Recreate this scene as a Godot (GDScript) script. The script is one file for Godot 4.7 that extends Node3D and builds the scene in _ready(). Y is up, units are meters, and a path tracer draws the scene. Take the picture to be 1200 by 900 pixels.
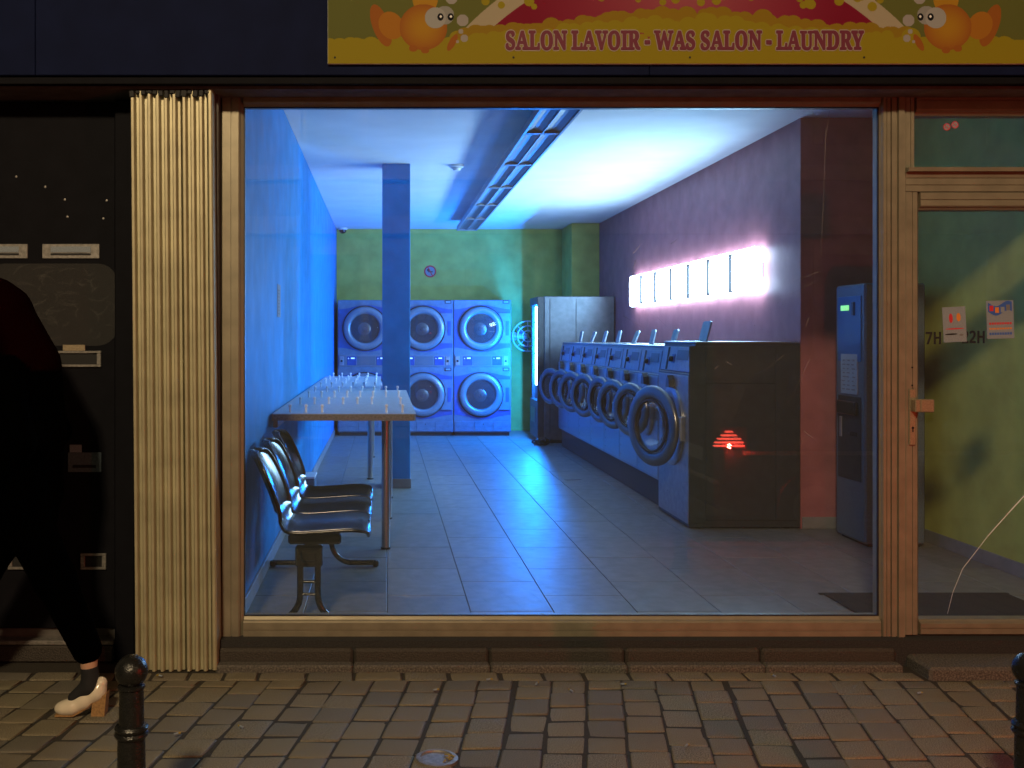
extends Node3D
# A launderette at night, seen from the street through its shop window.
# Interior floor is y = 0, the pavement y = PV; the camera stands in the road at z = 0 and looks along -z.

const PV := -0.12          # pavement
const ROAD := -0.23
const XL := -0.70          # blue wall
const XR := 3.01           # maroon wall
const XG := 3.67           # green wall beside the door
const CEIL := 2.97
const ZB := -15.1          # back wall
const ZF := -4.76          # front of the aluminium frames

var M := {}
var T := {}
var used := {}
var rng := RandomNumberGenerator.new()

# ------------------------------------------------------------------ helpers
func lin(r: float, g: float, b: float) -> Color:
	return Color(r, g, b).linear_to_srgb()

func noise_tex(seed_: int, freq: float, lo: float, hi: float, oct := 4, kind := 0, size := 512, nmap := false) -> NoiseTexture2D:
	var n := FastNoiseLite.new()
	n.seed = seed_
	n.frequency = freq
	n.fractal_octaves = oct
	n.noise_type = [FastNoiseLite.TYPE_SIMPLEX_SMOOTH, FastNoiseLite.TYPE_CELLULAR, FastNoiseLite.TYPE_VALUE][kind]
	var t := NoiseTexture2D.new()
	t.width = size
	t.height = size
	t.seamless = true
	t.noise = n
	if nmap:
		t.as_normal_map = true
		t.bump_strength = hi
	else:
		var g := Gradient.new()
		g.set_color(0, Color(lo, lo, lo))
		g.set_color(1, Color(hi, hi, hi))
		t.color_ramp = g
	return t

func mat(called: String, col: Color, rough := 0.6, metal := 0.0, grain := "", scale := 1.0, bump := "", bump_cm := 0.0, rgrain := "", world := false) -> StandardMaterial3D:
	var m := StandardMaterial3D.new()
	m.resource_name = called
	m.albedo_color = col
	m.roughness = rough
	m.metallic = metal
	if grain != "" or bump != "" or rgrain != "":
		m.uv1_triplanar = true
		m.uv1_world_triplanar = world
		m.uv1_scale = Vector3.ONE * scale
	if grain != "":
		m.albedo_texture = T[grain]
	if bump != "":
		m.heightmap_enabled = true
		m.heightmap_texture = T[bump]
		m.heightmap_scale = bump_cm
	if rgrain != "":
		m.roughness_texture = T[rgrain]
		m.roughness_texture_channel = BaseMaterial3D.TEXTURE_CHANNEL_RED
	M[called] = m
	return m

func glow(called: String, col: Color, energy: float) -> StandardMaterial3D:
	var m := StandardMaterial3D.new()
	m.resource_name = called
	m.albedo_color = lin(0.8, 0.8, 0.8)
	m.emission_enabled = true
	m.emission = col
	m.emission_energy_multiplier = energy
	M[called] = m
	return m

func glass(called: String, col: Color, alpha: float, rough := 0.0) -> StandardMaterial3D:
	var m := StandardMaterial3D.new()
	m.resource_name = called
	m.albedo_color = Color(col.r, col.g, col.b, alpha)
	m.transparency = BaseMaterial3D.TRANSPARENCY_ALPHA
	m.roughness = rough
	M[called] = m
	return m

func st() -> SurfaceTool:
	var s := SurfaceTool.new()
	s.begin(Mesh.PRIMITIVE_TRIANGLES)
	s.set_smooth_group(-1)
	return s

func tri(s: SurfaceTool, a: Vector3, b: Vector3, c: Vector3, inside: Vector3) -> void:
	var n := (a - c).cross(a - b)
	if n.dot((a + b + c) / 3.0 - inside) < 0.0:
		s.add_vertex(a); s.add_vertex(c); s.add_vertex(b)
	else:
		s.add_vertex(a); s.add_vertex(b); s.add_vertex(c)

func quad(s: SurfaceTool, a: Vector3, b: Vector3, c: Vector3, d: Vector3, inside: Vector3) -> void:
	tri(s, a, b, c, inside)
	tri(s, a, c, d, inside)

# chamfered box; size is the whole size
func bx(s: SurfaceTool, c: Vector3, size: Vector3, bev := 0.004, basis := Basis()) -> void:
	var h := size * 0.5
	bev = minf(bev, minf(h.x, minf(h.y, h.z)) * 0.9)
	s.set_smooth_group(-1)
	if bev <= 0.0:
		var p := []
		for i in 8:
			p.append(c + basis * Vector3(h.x if i & 1 else -h.x, h.y if i & 2 else -h.y, h.z if i & 4 else -h.z))
		for f in [[0, 1, 3, 2], [4, 5, 7, 6], [0, 1, 5, 4], [2, 3, 7, 6], [0, 2, 6, 4], [1, 3, 7, 5]]:
			quad(s, p[f[0]], p[f[1]], p[f[2]], p[f[3]], c)
		return
	var v := {}
	for i in 8:
		var sg := Vector3(1 if i & 1 else -1, 1 if i & 2 else -1, 1 if i & 4 else -1)
		for ax in 3:
			var q := Vector3(h.x - bev, h.y - bev, h.z - bev)
			q[ax] = h[ax]
			v[i * 3 + ax] = c + basis * (q * sg)
	for ax in 3:
		for sgn in 2:
			var ids := []
			for i in 8:
				if ((i >> ax) & 1) == sgn:
					ids.append(i)
			quad(s, v[ids[0] * 3 + ax], v[ids[1] * 3 + ax], v[ids[3] * 3 + ax], v[ids[2] * 3 + ax], c)
	for ax in 3:
		var b1 := (ax + 1) % 3
		var b2 := (ax + 2) % 3
		for i in 8:
			if (i >> ax) & 1 == 0:
				var j: int = i | (1 << ax)
				quad(s, v[i * 3 + b1], v[j * 3 + b1], v[j * 3 + b2], v[i * 3 + b2], c)
	for i in 8:
		tri(s, v[i * 3], v[i * 3 + 1], v[i * 3 + 2], c)

func span(s: SurfaceTool, a: Vector3, b: Vector3, bev := 0.004) -> void:
	bx(s, (a + b) * 0.5, (b - a).abs(), bev)

# lathe: prof of Vector2(radius, along); axis along basis.y
func lathe(s: SurfaceTool, prof: Array, at: Vector3, basis := Basis(), seg := 24, sharp := 35.0) -> void:
	var grp := 1
	var closed: bool = prof[0].is_equal_approx(prof[-1])
	var area := 0.0
	for i in prof.size():
		var p: Vector2 = prof[i]
		var q: Vector2 = prof[(i + 1) % prof.size()]
		area += p.x * q.y - q.x * p.y
	for i in prof.size() - 1:
		var p0: Vector2 = prof[i]
		var p1: Vector2 = prof[i + 1]
		if i > 0:
			var e0: Vector2 = p0 - prof[i - 1]
			if absf(e0.angle_to(p1 - p0)) > deg_to_rad(sharp):
				grp += 1
		s.set_smooth_group(grp)
		var t := (p1 - p0).normalized()
		var nrm := Vector2(t.y, -t.x)   # outward when the profile runs upwards
		if closed and area < 0.0:
			nrm = -nrm
		for k in seg:
			var a0 := TAU * k / seg
			var a1 := TAU * (k + 1) / seg
			var d0 := Vector3(cos(a0), 0, sin(a0))
			var d1 := Vector3(cos(a1), 0, sin(a1))
			var va := at + basis * (d0 * p0.x + Vector3.UP * p0.y)
			var vb := at + basis * (d1 * p0.x + Vector3.UP * p0.y)
			var vc := at + basis * (d1 * p1.x + Vector3.UP * p1.y)
			var vd := at + basis * (d0 * p1.x + Vector3.UP * p1.y)
			var mid := (va + vb + vc + vd) * 0.25
			var dm := (d0 + d1).normalized()
			var ins := mid - basis * (dm * nrm.x + Vector3.UP * nrm.y)
			if p0.x > 1e-5:
				tri(s, va, vb, vc, ins)
			if p1.x > 1e-5:
				tri(s, va, vc, vd, ins)
	s.set_smooth_group(-1)

func tube(s: SurfaceTool, pts: Array, r: float, seg := 10, caps := true) -> void:
	var rings := []
	var t0: Vector3 = (pts[1] - pts[0]).normalized()
	var up := Vector3.UP if absf(t0.y) < 0.9 else Vector3.RIGHT
	var side := t0.cross(up).normalized()
	for i in pts.size():
		var t: Vector3
		if i == 0: t = (pts[1] - pts[0]).normalized()
		elif i == pts.size() - 1: t = (pts[i] - pts[i - 1]).normalized()
		else: t = ((pts[i] - pts[i - 1]).normalized() + (pts[i + 1] - pts[i]).normalized()).normalized()
		side = (side - t * side.dot(t)).normalized()
		var o := t.cross(side)
		var ring := []
		for k in seg:
			var a := TAU * k / seg
			ring.append(pts[i] + (side * cos(a) + o * sin(a)) * r)
		rings.append(ring)
	s.set_smooth_group(1)
	for i in rings.size() - 1:
		var c: Vector3 = (pts[i] + pts[i + 1]) * 0.5
		for k in seg:
			var k2 := (k + 1) % seg
			quad(s, rings[i][k], rings[i][k2], rings[i + 1][k2], rings[i + 1][k], c)
	s.set_smooth_group(-1)
	if caps:
		for e in [0, rings.size() - 1]:
			var c: Vector3 = pts[e]
			var inn: Vector3 = pts[1] if e == 0 else pts[e - 1]
			for k in seg:
				tri(s, c, rings[e][k], rings[e][(k + 1) % seg], inn)

func arc(c: Vector3, u: Vector3, v: Vector3, r: float, a0: float, a1: float, n: int) -> Array:
	var out := []
	for i in n + 1:
		var a := deg_to_rad(lerpf(a0, a1, float(i) / n))
		out.append(c + (u * cos(a) + v * sin(a)) * r)
	return out

# polygon in (u, v), extruded along w from d0 to d1
func prism(s: SurfaceTool, poly: PackedVector2Array, o: Vector3, u: Vector3, v: Vector3, w: Vector3, d0: float, d1: float) -> void:
	var idx := Geometry2D.triangulate_polygon(poly)
	var f := func(p: Vector2, d: float) -> Vector3: return o + u * p.x + v * p.y + w * d
	s.set_smooth_group(-1)
	for i in range(0, idx.size(), 3):
		tri(s, f.call(poly[idx[i]], d0), f.call(poly[idx[i + 1]], d0), f.call(poly[idx[i + 2]], d0), f.call(poly[idx[i]], d0) + w * (d1 - d0))
		tri(s, f.call(poly[idx[i]], d1), f.call(poly[idx[i + 1]], d1), f.call(poly[idx[i + 2]], d1), f.call(poly[idx[i]], d1) - w * (d1 - d0))
	var cw := Geometry2D.is_polygon_clockwise(poly)
	for i in poly.size():
		var p := poly[i]
		var q := poly[(i + 1) % poly.size()]
		var e := (q - p).normalized()
		var nn := Vector2(-e.y, e.x) if cw else Vector2(e.y, -e.x)
		var mid: Vector3 = f.call((p + q) * 0.5, (d0 + d1) * 0.5)
		quad(s, f.call(p, d0), f.call(q, d0), f.call(q, d1), f.call(p, d1), mid - (u * nn.x + v * nn.y))

func circle_poly(r: float, n := 24, c := Vector2.ZERO) -> PackedVector2Array:
	var p := PackedVector2Array()
	for k in n:
		p.append(c + Vector2(cos(TAU * k / n), sin(TAU * k / n)) * r)
	return p

func rounded(w: float, h: float, r: float, n := 5) -> PackedVector2Array:
	var p := PackedVector2Array()
	for q in 4:
		var c := Vector2((w / 2 - r) * [1, -1, -1, 1][q], (h / 2 - r) * [1, 1, -1, -1][q])
		for k in n + 1:
			var a := PI / 2 * (q + float(k) / n)
			p.append(c + Vector2(cos(a), sin(a)) * r)
	return p

func commit(s: SurfaceTool) -> ArrayMesh:
	s.generate_normals()
	return s.commit()

func numbered(called: String) -> String:
	if not used.has(called):
		used[called] = 0
		return called
	used[called] += 1
	return "%s_%03d" % [called, used[called]]

func part(parent: Node, called: String, s: SurfaceTool, m: Material) -> MeshInstance3D:
	return mpart(parent, called, commit(s), m)

func mpart(parent: Node, called: String, mesh: Mesh, m: Material) -> MeshInstance3D:
	var o := MeshInstance3D.new()
	o.name = numbered(called) if parent == self else called
	o.mesh = mesh
	o.material_override = m
	parent.add_child(o, true)
	return o

func tag(o: Node, label: String, category: String, group := "") -> void:
	o.set_meta("label", label)
	o.set_meta("category", category)
	if group != "":
		o.set_meta("group", group)

func thing(called: String, label: String, category: String, at := Vector3.ZERO, group := "") -> Node3D:
	var o := Node3D.new()
	o.name = numbered(called)
	add_child(o)
	o.position = at
	tag(o, label, category, group)
	return o

func struct(called: String, s: SurfaceTool, m: Material, label := "") -> MeshInstance3D:
	var o := part(self, called, s, m)
	o.set_meta("kind", "structure")
	if label != "":
		o.set_meta("label", label)
	return o

func copy(o: Node3D, label: String) -> Node3D:
	var c: Node3D = o.duplicate()
	c.name = numbered(String(o.name))
	add_child(c)
	c.set_meta("label", label)
	return c

func text_mesh(words: String, font_name: String, weight: int, height: float, depth: float, fat := 0.0) -> TextMesh:
	var f := SystemFont.new()
	f.font_names = PackedStringArray([font_name])
	f.font_weight = weight
	var t := TextMesh.new()
	if fat != 0.0:
		var fv := FontVariation.new()
		fv.base_font = f
		fv.variation_embolden = fat
		t.font = fv
	else:
		t.font = f
	t.text = words
	t.font_size = 64
	t.pixel_size = height / 46.0
	t.depth = depth
	t.curve_step = 1.0
	return t

# ------------------------------------------------------------------ smooth figures from joints
# bones: [a, b, ra, rb, colour, k]; one surface-nets mesh with vertex colours
func figure(bones: Array, cell: float) -> ArrayMesh:
	var lo := Vector3.ONE * 1e9
	var hi := -lo
	for b in bones:
		for e in 2:
			var r: float = b[2 + e] + 0.06
			lo = lo.min(b[e] - Vector3.ONE * r)
			hi = hi.max(b[e] + Vector3.ONE * r)
	var n := Vector3i(((hi - lo) / cell).ceil()) + Vector3i.ONE
	var field := PackedFloat32Array()
	field.resize(n.x * n.y * n.z)
	field.fill(1.0)
	var who := PackedByteArray()
	who.resize(field.size())
	var near := PackedFloat32Array()
	near.resize(field.size())
	near.fill(1.0)
	for bi in bones.size():
		var b: Array = bones[bi]
		var a: Vector3 = b[0]
		var c: Vector3 = b[1]
		var ra: float = b[2]
		var rb: float = b[3]
		var k: float = b[5]
		var pad := maxf(ra, rb) + 0.055
		var i0 := Vector3i(((a.min(c) - Vector3.ONE * pad - lo) / cell).floor()).clamp(Vector3i.ZERO, n - Vector3i.ONE)
		var i1 := Vector3i(((a.max(c) + Vector3.ONE * pad - lo) / cell).ceil()).clamp(Vector3i.ZERO, n - Vector3i.ONE)
		var ac := c - a
		var l2 := maxf(ac.length_squared(), 1e-9)
		for z in range(i0.z, i1.z + 1):
			for y in range(i0.y, i1.y + 1):
				var row := (z * n.y + y) * n.x
				for x in range(i0.x, i1.x + 1):
					var p := lo + Vector3(x, y, z) * cell
					var t := clampf((p - a).dot(ac) / l2, 0.0, 1.0)
					var d := (p - a - ac * t).length() - lerpf(ra, rb, t)
					var o := field[row + x]
					var h := maxf(k - absf(d - o), 0.0) / k
					field[row + x] = minf(d, o) - h * h * k * 0.25
					if d < near[row + x]:
						near[row + x] = d
						who[row + x] = bi
	var vid := PackedInt32Array()
	vid.resize(field.size())
	vid.fill(-1)
	var vs := PackedVector3Array()
	var cs := PackedColorArray()
	var ns := PackedVector3Array()
	var sx := 1
	var sy := n.x
	var sz := n.x * n.y
	for z in n.z - 1:
		for y in n.y - 1:
			for x in n.x - 1:
				var q := z * sz + y * sy + x
				var mask := 0
				for m in 8:
					if field[q + (m & 1) * sx + ((m >> 1) & 1) * sy + ((m >> 2) & 1) * sz] < 0.0:
						mask |= 1 << m
				if mask == 0 or mask == 255:
					continue
				var sum := Vector3.ZERO
				var cnt := 0
				for m in 8:
					for ax in 3:
						if (m >> ax) & 1:
							continue
						var m2: int = m | (1 << ax)
						var fa := field[q + (m & 1) * sx + ((m >> 1) & 1) * sy + ((m >> 2) & 1) * sz]
						var fb := field[q + (m2 & 1) * sx + ((m2 >> 1) & 1) * sy + ((m2 >> 2) & 1) * sz]
						if (fa < 0.0) == (fb < 0.0):
							continue
						var t := fa / (fa - fb)
						var pa := Vector3(m & 1, (m >> 1) & 1, (m >> 2) & 1)
						var pb := Vector3(m2 & 1, (m2 >> 1) & 1, (m2 >> 2) & 1)
						sum += pa.lerp(pb, t)
						cnt += 1
				vid[q] = vs.size()
				vs.append(lo + (Vector3(x, y, z) + sum / cnt) * cell)
				var gx := field[q + sx] - field[q]
				var gy := field[q + sy] - field[q]
				var gz := field[q + sz] - field[q]
				ns.append(Vector3(gx, gy, gz).normalized())
				cs.append(bones[who[q]][4])
	var ids := PackedInt32Array()
	for z in range(1, n.z - 1):
		for y in range(1, n.y - 1):
			for x in range(1, n.x - 1):
				var q := z * sz + y * sy + x
				var here := field[q] < 0.0
				for ax in 3:
					var stp: int = [sx, sy, sz][ax]
					if here == (field[q + stp] < 0.0):
						continue
					var u: int = [sy, sz, sx][ax]
					var w: int = [sz, sx, sy][ax]
					var v0 := vid[q - u - w]
					var v1 := vid[q - w]
					var v2 := vid[q]
					var v3 := vid[q - u]
					if v0 < 0 or v1 < 0 or v2 < 0 or v3 < 0:
						continue
					if here:
						ids.append_array(PackedInt32Array([v0, v2, v1, v0, v3, v2]))
					else:
						ids.append_array(PackedInt32Array([v0, v1, v2, v0, v2, v3]))
	var arr := []
	arr.resize(Mesh.ARRAY_MAX)
	arr[Mesh.ARRAY_VERTEX] = vs
	arr[Mesh.ARRAY_NORMAL] = ns
	arr[Mesh.ARRAY_COLOR] = cs
	arr[Mesh.ARRAY_INDEX] = ids
	var me := ArrayMesh.new()
	me.add_surface_from_arrays(Mesh.PRIMITIVE_TRIANGLES, arr)
	return me

# ------------------------------------------------------------------ scene
func _ready() -> void:
	rng.seed = 7
	setup_camera_and_light()
	setup_materials()
	build_room()
	build_street()
	build_shopfront()
	build_sign()
	build_entrance_panel()
	build_wall_lamps()
	build_ceiling_fixtures()
	build_dryers()
	build_washers()
	build_vending()
	build_tables()
	build_bench()
	build_kiosk()
	build_small_things()
	build_bollards()
	build_person()
	build_car()

func setup_camera_and_light() -> void:
	var cam := Camera3D.new()
	cam.name = "camera"
	cam.projection = Camera3D.PROJECTION_FRUSTUM
	cam.near = 0.1
	cam.far = 200.0
	cam.size = 0.1 * 900.0 / 1200.0
	cam.frustum_offset = Vector2(0.1 * 150.0 / 1200.0, -0.1 * 56.0 / 1200.0)
	cam.position = Vector3(0, 1.39, 0)
	add_child(cam)
	cam.current = true
	var env := Environment.new()
	env.background_mode = Environment.BG_SKY
	var sky := Sky.new()
	var sm := ProceduralSkyMaterial.new()
	sm.sky_top_color = Color(0.06, 0.06, 0.10)
	sm.sky_horizon_color = Color(0.14, 0.11, 0.10)
	sm.ground_bottom_color = Color(0.03, 0.03, 0.03)
	sm.ground_horizon_color = Color(0.10, 0.08, 0.07)
	sky.sky_material = sm
	env.sky = sky
	env.background_energy_multiplier = 0.25
	env.tonemap_mode = Environment.TONE_MAPPER_LINEAR
	env.tonemap_exposure = 1.0
	env.sdfgi_enabled = true
	env.ssao_enabled = true
	env.ssil_enabled = true
	var we := WorldEnvironment.new()
	we.name = "world_environment"
	we.environment = env
	add_child(we)

func setup_materials() -> void:
	T.fine = noise_tex(1, 0.05, 0.78, 1.0)
	T.soft = noise_tex(2, 0.012, 0.86, 1.0, 5)
	T.grit = noise_tex(3, 0.12, 0.45, 1.0, 3)
	T.blot = noise_tex(4, 0.02, 0.72, 1.0, 6)
	T.faint = noise_tex(9, 0.01, 0.95, 1.0, 3)
	T.bump = noise_tex(5, 0.06, 0.0, 1.0, 5)
	T.rough = noise_tex(6, 0.012, 0.82, 1.0, 4)
	T.stone = noise_tex(8, 0.09, 0.35, 1.0, 6)
	# room
	mat("blue_wall", lin(0.006, 0.25, 0.62), 0.6, 0, "soft", 0.5, "", 0, "rough", true)
	mat("green_wall", lin(0.46, 0.50, 0.13), 0.6, 0, "soft", 0.5, "", 0, "rough", true)
	mat("maroon_wall", lin(0.37, 0.14, 0.155), 0.5, 0, "soft", 0.6, "", 0, "rough", true)
	mat("ceiling_paint", lin(0.78, 0.79, 0.80), 0.85, 0, "faint", 0.35, "", 0, "", true)
	for i in 4:
		var k: float = [0.92, 1.0, 1.08, 0.97][i]
		mat("floor_tile_%d" % i, lin(0.185 * k, 0.185 * k, 0.172 * k), 0.5, 0, "soft", 1.3, "", 0, "rough", true)
	for w in ["blue_wall", "green_wall", "maroon_wall"]:
		M[w].metallic_specular = 0.2
	mat("grout", lin(0.045, 0.045, 0.045), 0.9, 0, "grit", 2.0, "", 0, "", true)
	mat("skirting", lin(0.22, 0.23, 0.24), 0.45, 0, "soft", 1.0)
	# street
	for i in 5:
		var c: Array = [[0.38, 0.33, 0.225], [0.42, 0.36, 0.235], [0.32, 0.29, 0.225], [0.39, 0.335, 0.235], [0.435, 0.37, 0.235]][i]
		mat("sett_%d" % i, lin(c[0], c[1], c[2]), 0.8, 0, "stone", 3.0 + i, "bump", 0.3, "", true)
	mat("mortar", lin(0.06, 0.05, 0.036), 0.95, 0, "grit", 3.0, "bump", 0.3, "", true)
	mat("asphalt", lin(0.05, 0.05, 0.05), 0.85, 0, "grit", 2.0, "bump", 0.3, "", true)
	mat("kerb_stone", lin(0.20, 0.18, 0.155), 0.8, 0, "stone", 2.0, "bump", 0.2, "", true)
	mat("plinth_stone", lin(0.09, 0.075, 0.06), 0.75, 0, "stone", 3.0, "bump", 0.3, "", true)
	mat("render_wall", lin(0.13, 0.12, 0.11), 0.9, 0, "blot", 0.6, "bump", 0.2, "", true)
	mat("facade_stone", lin(0.12, 0.095, 0.075), 0.85, 0, "blot", 0.4, "bump", 0.2, "", true)
	mat("facade_band", lin(0.20, 0.155, 0.12), 0.85, 0, "blot", 0.6, "bump", 0.2, "", true)
	mat("dark_window", lin(0.02, 0.02, 0.025), 0.4)
	M.dark_window.metallic_specular = 0.2
	# shopfront
	mat("anodised", lin(0.30, 0.265, 0.19), 0.5, 0.4, "soft", 1.2, "", 0, "rough", true)
	mat("pillar_metal", lin(0.50, 0.45, 0.29), 0.5, 0.35, "soft", 0.9, "", 0, "rough", true)
	mat("gasket", lin(0.012, 0.012, 0.012), 0.6)
	mat("navy_fascia", lin(0.006, 0.010, 0.040), 0.75, 0, "soft", 0.7, "bump", 0.01, "", true)
	mat("black_paint", lin(0.007, 0.007, 0.010), 0.7, 0, "soft", 1.2, "bump", 0.015, "", true)
	M.navy_fascia.metallic_specular = 0.2
	M.black_paint.metallic_specular = 0.2
	mat("brass", lin(0.52, 0.42, 0.28), 0.4, 0.6, "fine", 4.0)
	mat("dull_metal", lin(0.34, 0.32, 0.30), 0.45, 0.5, "blot", 4.0)
	mat("slot_dark", lin(0.006, 0.006, 0.007), 0.7)
	glass("shop_glass", Color(0.85, 0.95, 0.95), 0.012)
	# machines
	mat("stainless", lin(0.50, 0.52, 0.55), 0.34, 0.85, "fine", 3.0, "", 0, "rough")
	mat("stainless_dull", lin(0.36, 0.37, 0.39), 0.42, 0.6, "soft", 2.0, "", 0, "rough")
	mat("vending_side", lin(0.13, 0.14, 0.16), 0.4, 0.5, "soft", 1.5, "", 0.0, "rough")
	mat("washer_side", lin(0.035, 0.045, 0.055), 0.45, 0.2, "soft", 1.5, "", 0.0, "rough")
	mat("washer_panel", lin(0.32, 0.36, 0.42), 0.4, 0.35, "soft", 2.0, "", 0, "rough")
	mat("chrome", lin(0.72, 0.72, 0.72), 0.16, 1.0, "fine", 4.0)
	mat("door_ring", lin(0.25, 0.25, 0.26), 0.33, 0.9, "fine", 5.0, "", 0, "rough")
	mat("rubber", lin(0.015, 0.015, 0.016), 0.6)
	mat("drum_dark", lin(0.05, 0.05, 0.055), 0.35, 0.5)
	mat("drum_steel", lin(0.35, 0.35, 0.36), 0.35, 0.8, "grit", 8.0)
	glass("porthole_glass", Color(0.25, 0.27, 0.3), 0.25, 0.03)
	mat("dryer_body", lin(0.11, 0.19, 0.27), 0.4, 0, "soft", 1.5, "", 0, "rough")
	mat("dryer_blue", lin(0.012, 0.085, 0.30), 0.38, 0, "soft", 1.5, "", 0, "rough")
	mat("dryer_ring", lin(0.24, 0.29, 0.33), 0.28, 0.3, "fine", 3.0)
	mat("pale_panel", lin(0.17, 0.22, 0.28), 0.45, 0, "fine", 4.0)
	mat("black_plastic", lin(0.014, 0.014, 0.016), 0.28, 0, "", 1.0)
	mat("black_gloss", lin(0.011, 0.012, 0.014), 0.26, 0.0, "fine", 3.0, "", 0, "rough")
	mat("black_tube", lin(0.012, 0.012, 0.014), 0.2, 0.3)
	mat("white_plastic", lin(0.75, 0.76, 0.77), 0.4)
	mat("paper", lin(0.29, 0.34, 0.40), 0.85, 0, "fine", 6.0)
	mat("print_grey", lin(0.16, 0.16, 0.17), 0.9)
	mat("print_red", lin(0.55, 0.02, 0.03), 0.7)
	mat("print_blue", lin(0.03, 0.10, 0.42), 0.7)
	mat("print_orange", lin(0.65, 0.22, 0.03), 0.7)
	mat("print_green", lin(0.05, 0.30, 0.12), 0.7)
	mat("print_black", lin(0.01, 0.01, 0.01), 0.7)
	mat("table_top", lin(0.45, 0.52, 0.56), 0.5, 0, "soft", 2.5, "", 0, "rough")
	mat("table_edge", lin(0.20, 0.18, 0.17), 0.5, 0, "blot", 6.0)
	mat("leg_steel", lin(0.50, 0.45, 0.42), 0.3, 0.9, "fine", 4.0)
	mat("kiosk_grey", lin(0.12, 0.16, 0.20), 0.45, 0, "fine", 3.0, "", 0, "rough")
	mat("kiosk_blue", lin(0.02, 0.14, 0.36), 0.4, 0, "fine", 3.0)
	mat("mat_rubber", lin(0.012, 0.012, 0.012), 0.9, 0, "grit", 8.0, "bump", 0.6)
	mat("fixture_metal", lin(0.30, 0.32, 0.35), 0.45, 0.2, "fine", 3.0)
	mat("reflector", lin(0.12, 0.125, 0.13), 0.5, 0.2, "fine", 3.0)
	mat("iron_paint", lin(0.02, 0.02, 0.019), 0.3, 0.2, "blot", 5.0, "bump", 0.12, "rough")
	mat("yellow_paint", lin(0.6, 0.42, 0.04), 0.7, 0, "grit", 8.0)
	mat("scuff", lin(0.6, 0.6, 0.6), 0.9)
	M.scuff.transparency = BaseMaterial3D.TRANSPARENCY_ALPHA
	M.scuff.albedo_color.a = 0.26

# ---------------------------------------------------------------- the room
func build_room() -> void:
	var s := st()
	span(s, Vector3(XL - 0.25, -0.30, ZB - 0.25), Vector3(XG + 0.25, -0.006, -4.70), 0.0)
	var fl := struct("floor", s, M.grout)
	# tiles 0.42 x 0.63 in running bond
	var gap := 0.004
	var variants := {}
	var cols := range(-2, 9)
	for c in cols:
		var x0 := maxf(0.017 + 0.42 * c, XL)
		var x1 := minf(0.017 + 0.42 * (c + 1), XG)
		if x1 - x0 < 0.02:
			continue
		var z := -4.86 - (0.315 if posmod(c, 2) == 1 else 0.0) + 0.63
		while z > ZB:
			var za := minf(z, -4.86)
			var zb := maxf(z - 0.63, ZB)
			z -= 0.63
			if za - zb < 0.02:
				continue
			if x0 > XR + 0.05 and za < -7.4:
				continue
			var key := "%.3f_%.3f" % [x1 - x0, za - zb]
			if not variants.has(key):
				var q := st()
				bx(q, Vector3.ZERO, Vector3(x1 - x0 - gap, 0.012, za - zb - gap), 0.0015)
				variants[key] = commit(q)
			var t := mpart(fl, "tile", variants[key], M["floor_tile_%d" % rng.randi_range(0, 3)])
			t.position = Vector3((x0 + x1) / 2, -0.006 + rng.randf_range(-0.0004, 0.0004), (za + zb) / 2)
	s = st()
	span(s, Vector3(XL - 0.2, CEIL, ZB - 0.2), Vector3(XG + 0.2, CEIL + 0.2, -4.60), 0.0)
	struct("ceiling", s, M.ceiling_paint)
	s = st()
	span(s, Vector3(XL - 0.2, -0.1, ZB - 0.2), Vector3(XL, CEIL - 0.002, -4.86), 0.0)
	struct("wall_left", s, M.blue_wall, "long blue painted side wall of the launderette")
	s = st()
	span(s, Vector3(XL + 0.002, -0.1, ZB - 0.2), Vector3(XR + 0.2, CEIL - 0.002, ZB), 0.0)
	struct("wall_back", s, M.green_wall, "green painted back wall above the dryers")
	s = st()
	span(s, Vector3(XR, -0.1, ZB + 0.002), Vector3(XG + 0.2, CEIL - 0.002, -7.40), 0.0)
	struct("wall_right", s, M.maroon_wall, "maroon painted wall behind the washing machines")
	s = st()
	span(s, Vector3(XG, -0.1, -7.398), Vector3(XG + 0.2, CEIL - 0.002, -4.75), 0.0)
	struct("wall_right_near_door", s, M.green_wall, "green painted side wall behind the glass door")
	s = st()
	span(s, Vector3(2.62, 0.0, ZB + 0.002), Vector3(XR - 0.002, CEIL - 0.003, -14.30), 0.003)
	struct("wall_pier", s, M.green_wall, "narrow green pier in the back corner behind the vending machine")
	# skirtings
	for k in [["left", Vector3(XL, 0.001, ZB + 0.02), Vector3(XL + 0.012, 0.085, -4.88)], ["near_door", Vector3(XG - 0.012, 0.001, -7.38), Vector3(XG, 0.085, -4.88)], ["return", Vector3(XR + 0.01, 0.001, -7.399), Vector3(XG - 0.013, 0.085, -7.387)]]:
		s = st()
		span(s, k[1], k[2], 0.002)
		struct("skirting_" + k[0], s, M.skirting)
	# the free-standing column
	var col := thing("column", "square blue painted column standing between the folding tables and dryers", "column", Vector3(0.112, 0, -9.50))
	s = st()
	span(s, Vector3(-0.128, 0.0, -0.13), Vector3(0.128, CEIL - 0.001, 0.13), 0.004)
	part(col, "shaft", s, M.blue_wall)
	s = st()
	span(s, Vector3(-0.136, 0.001, -0.138), Vector3(0.136, 0.085, 0.138), 0.002)
	part(col, "skirting", s, M.skirting)

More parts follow.
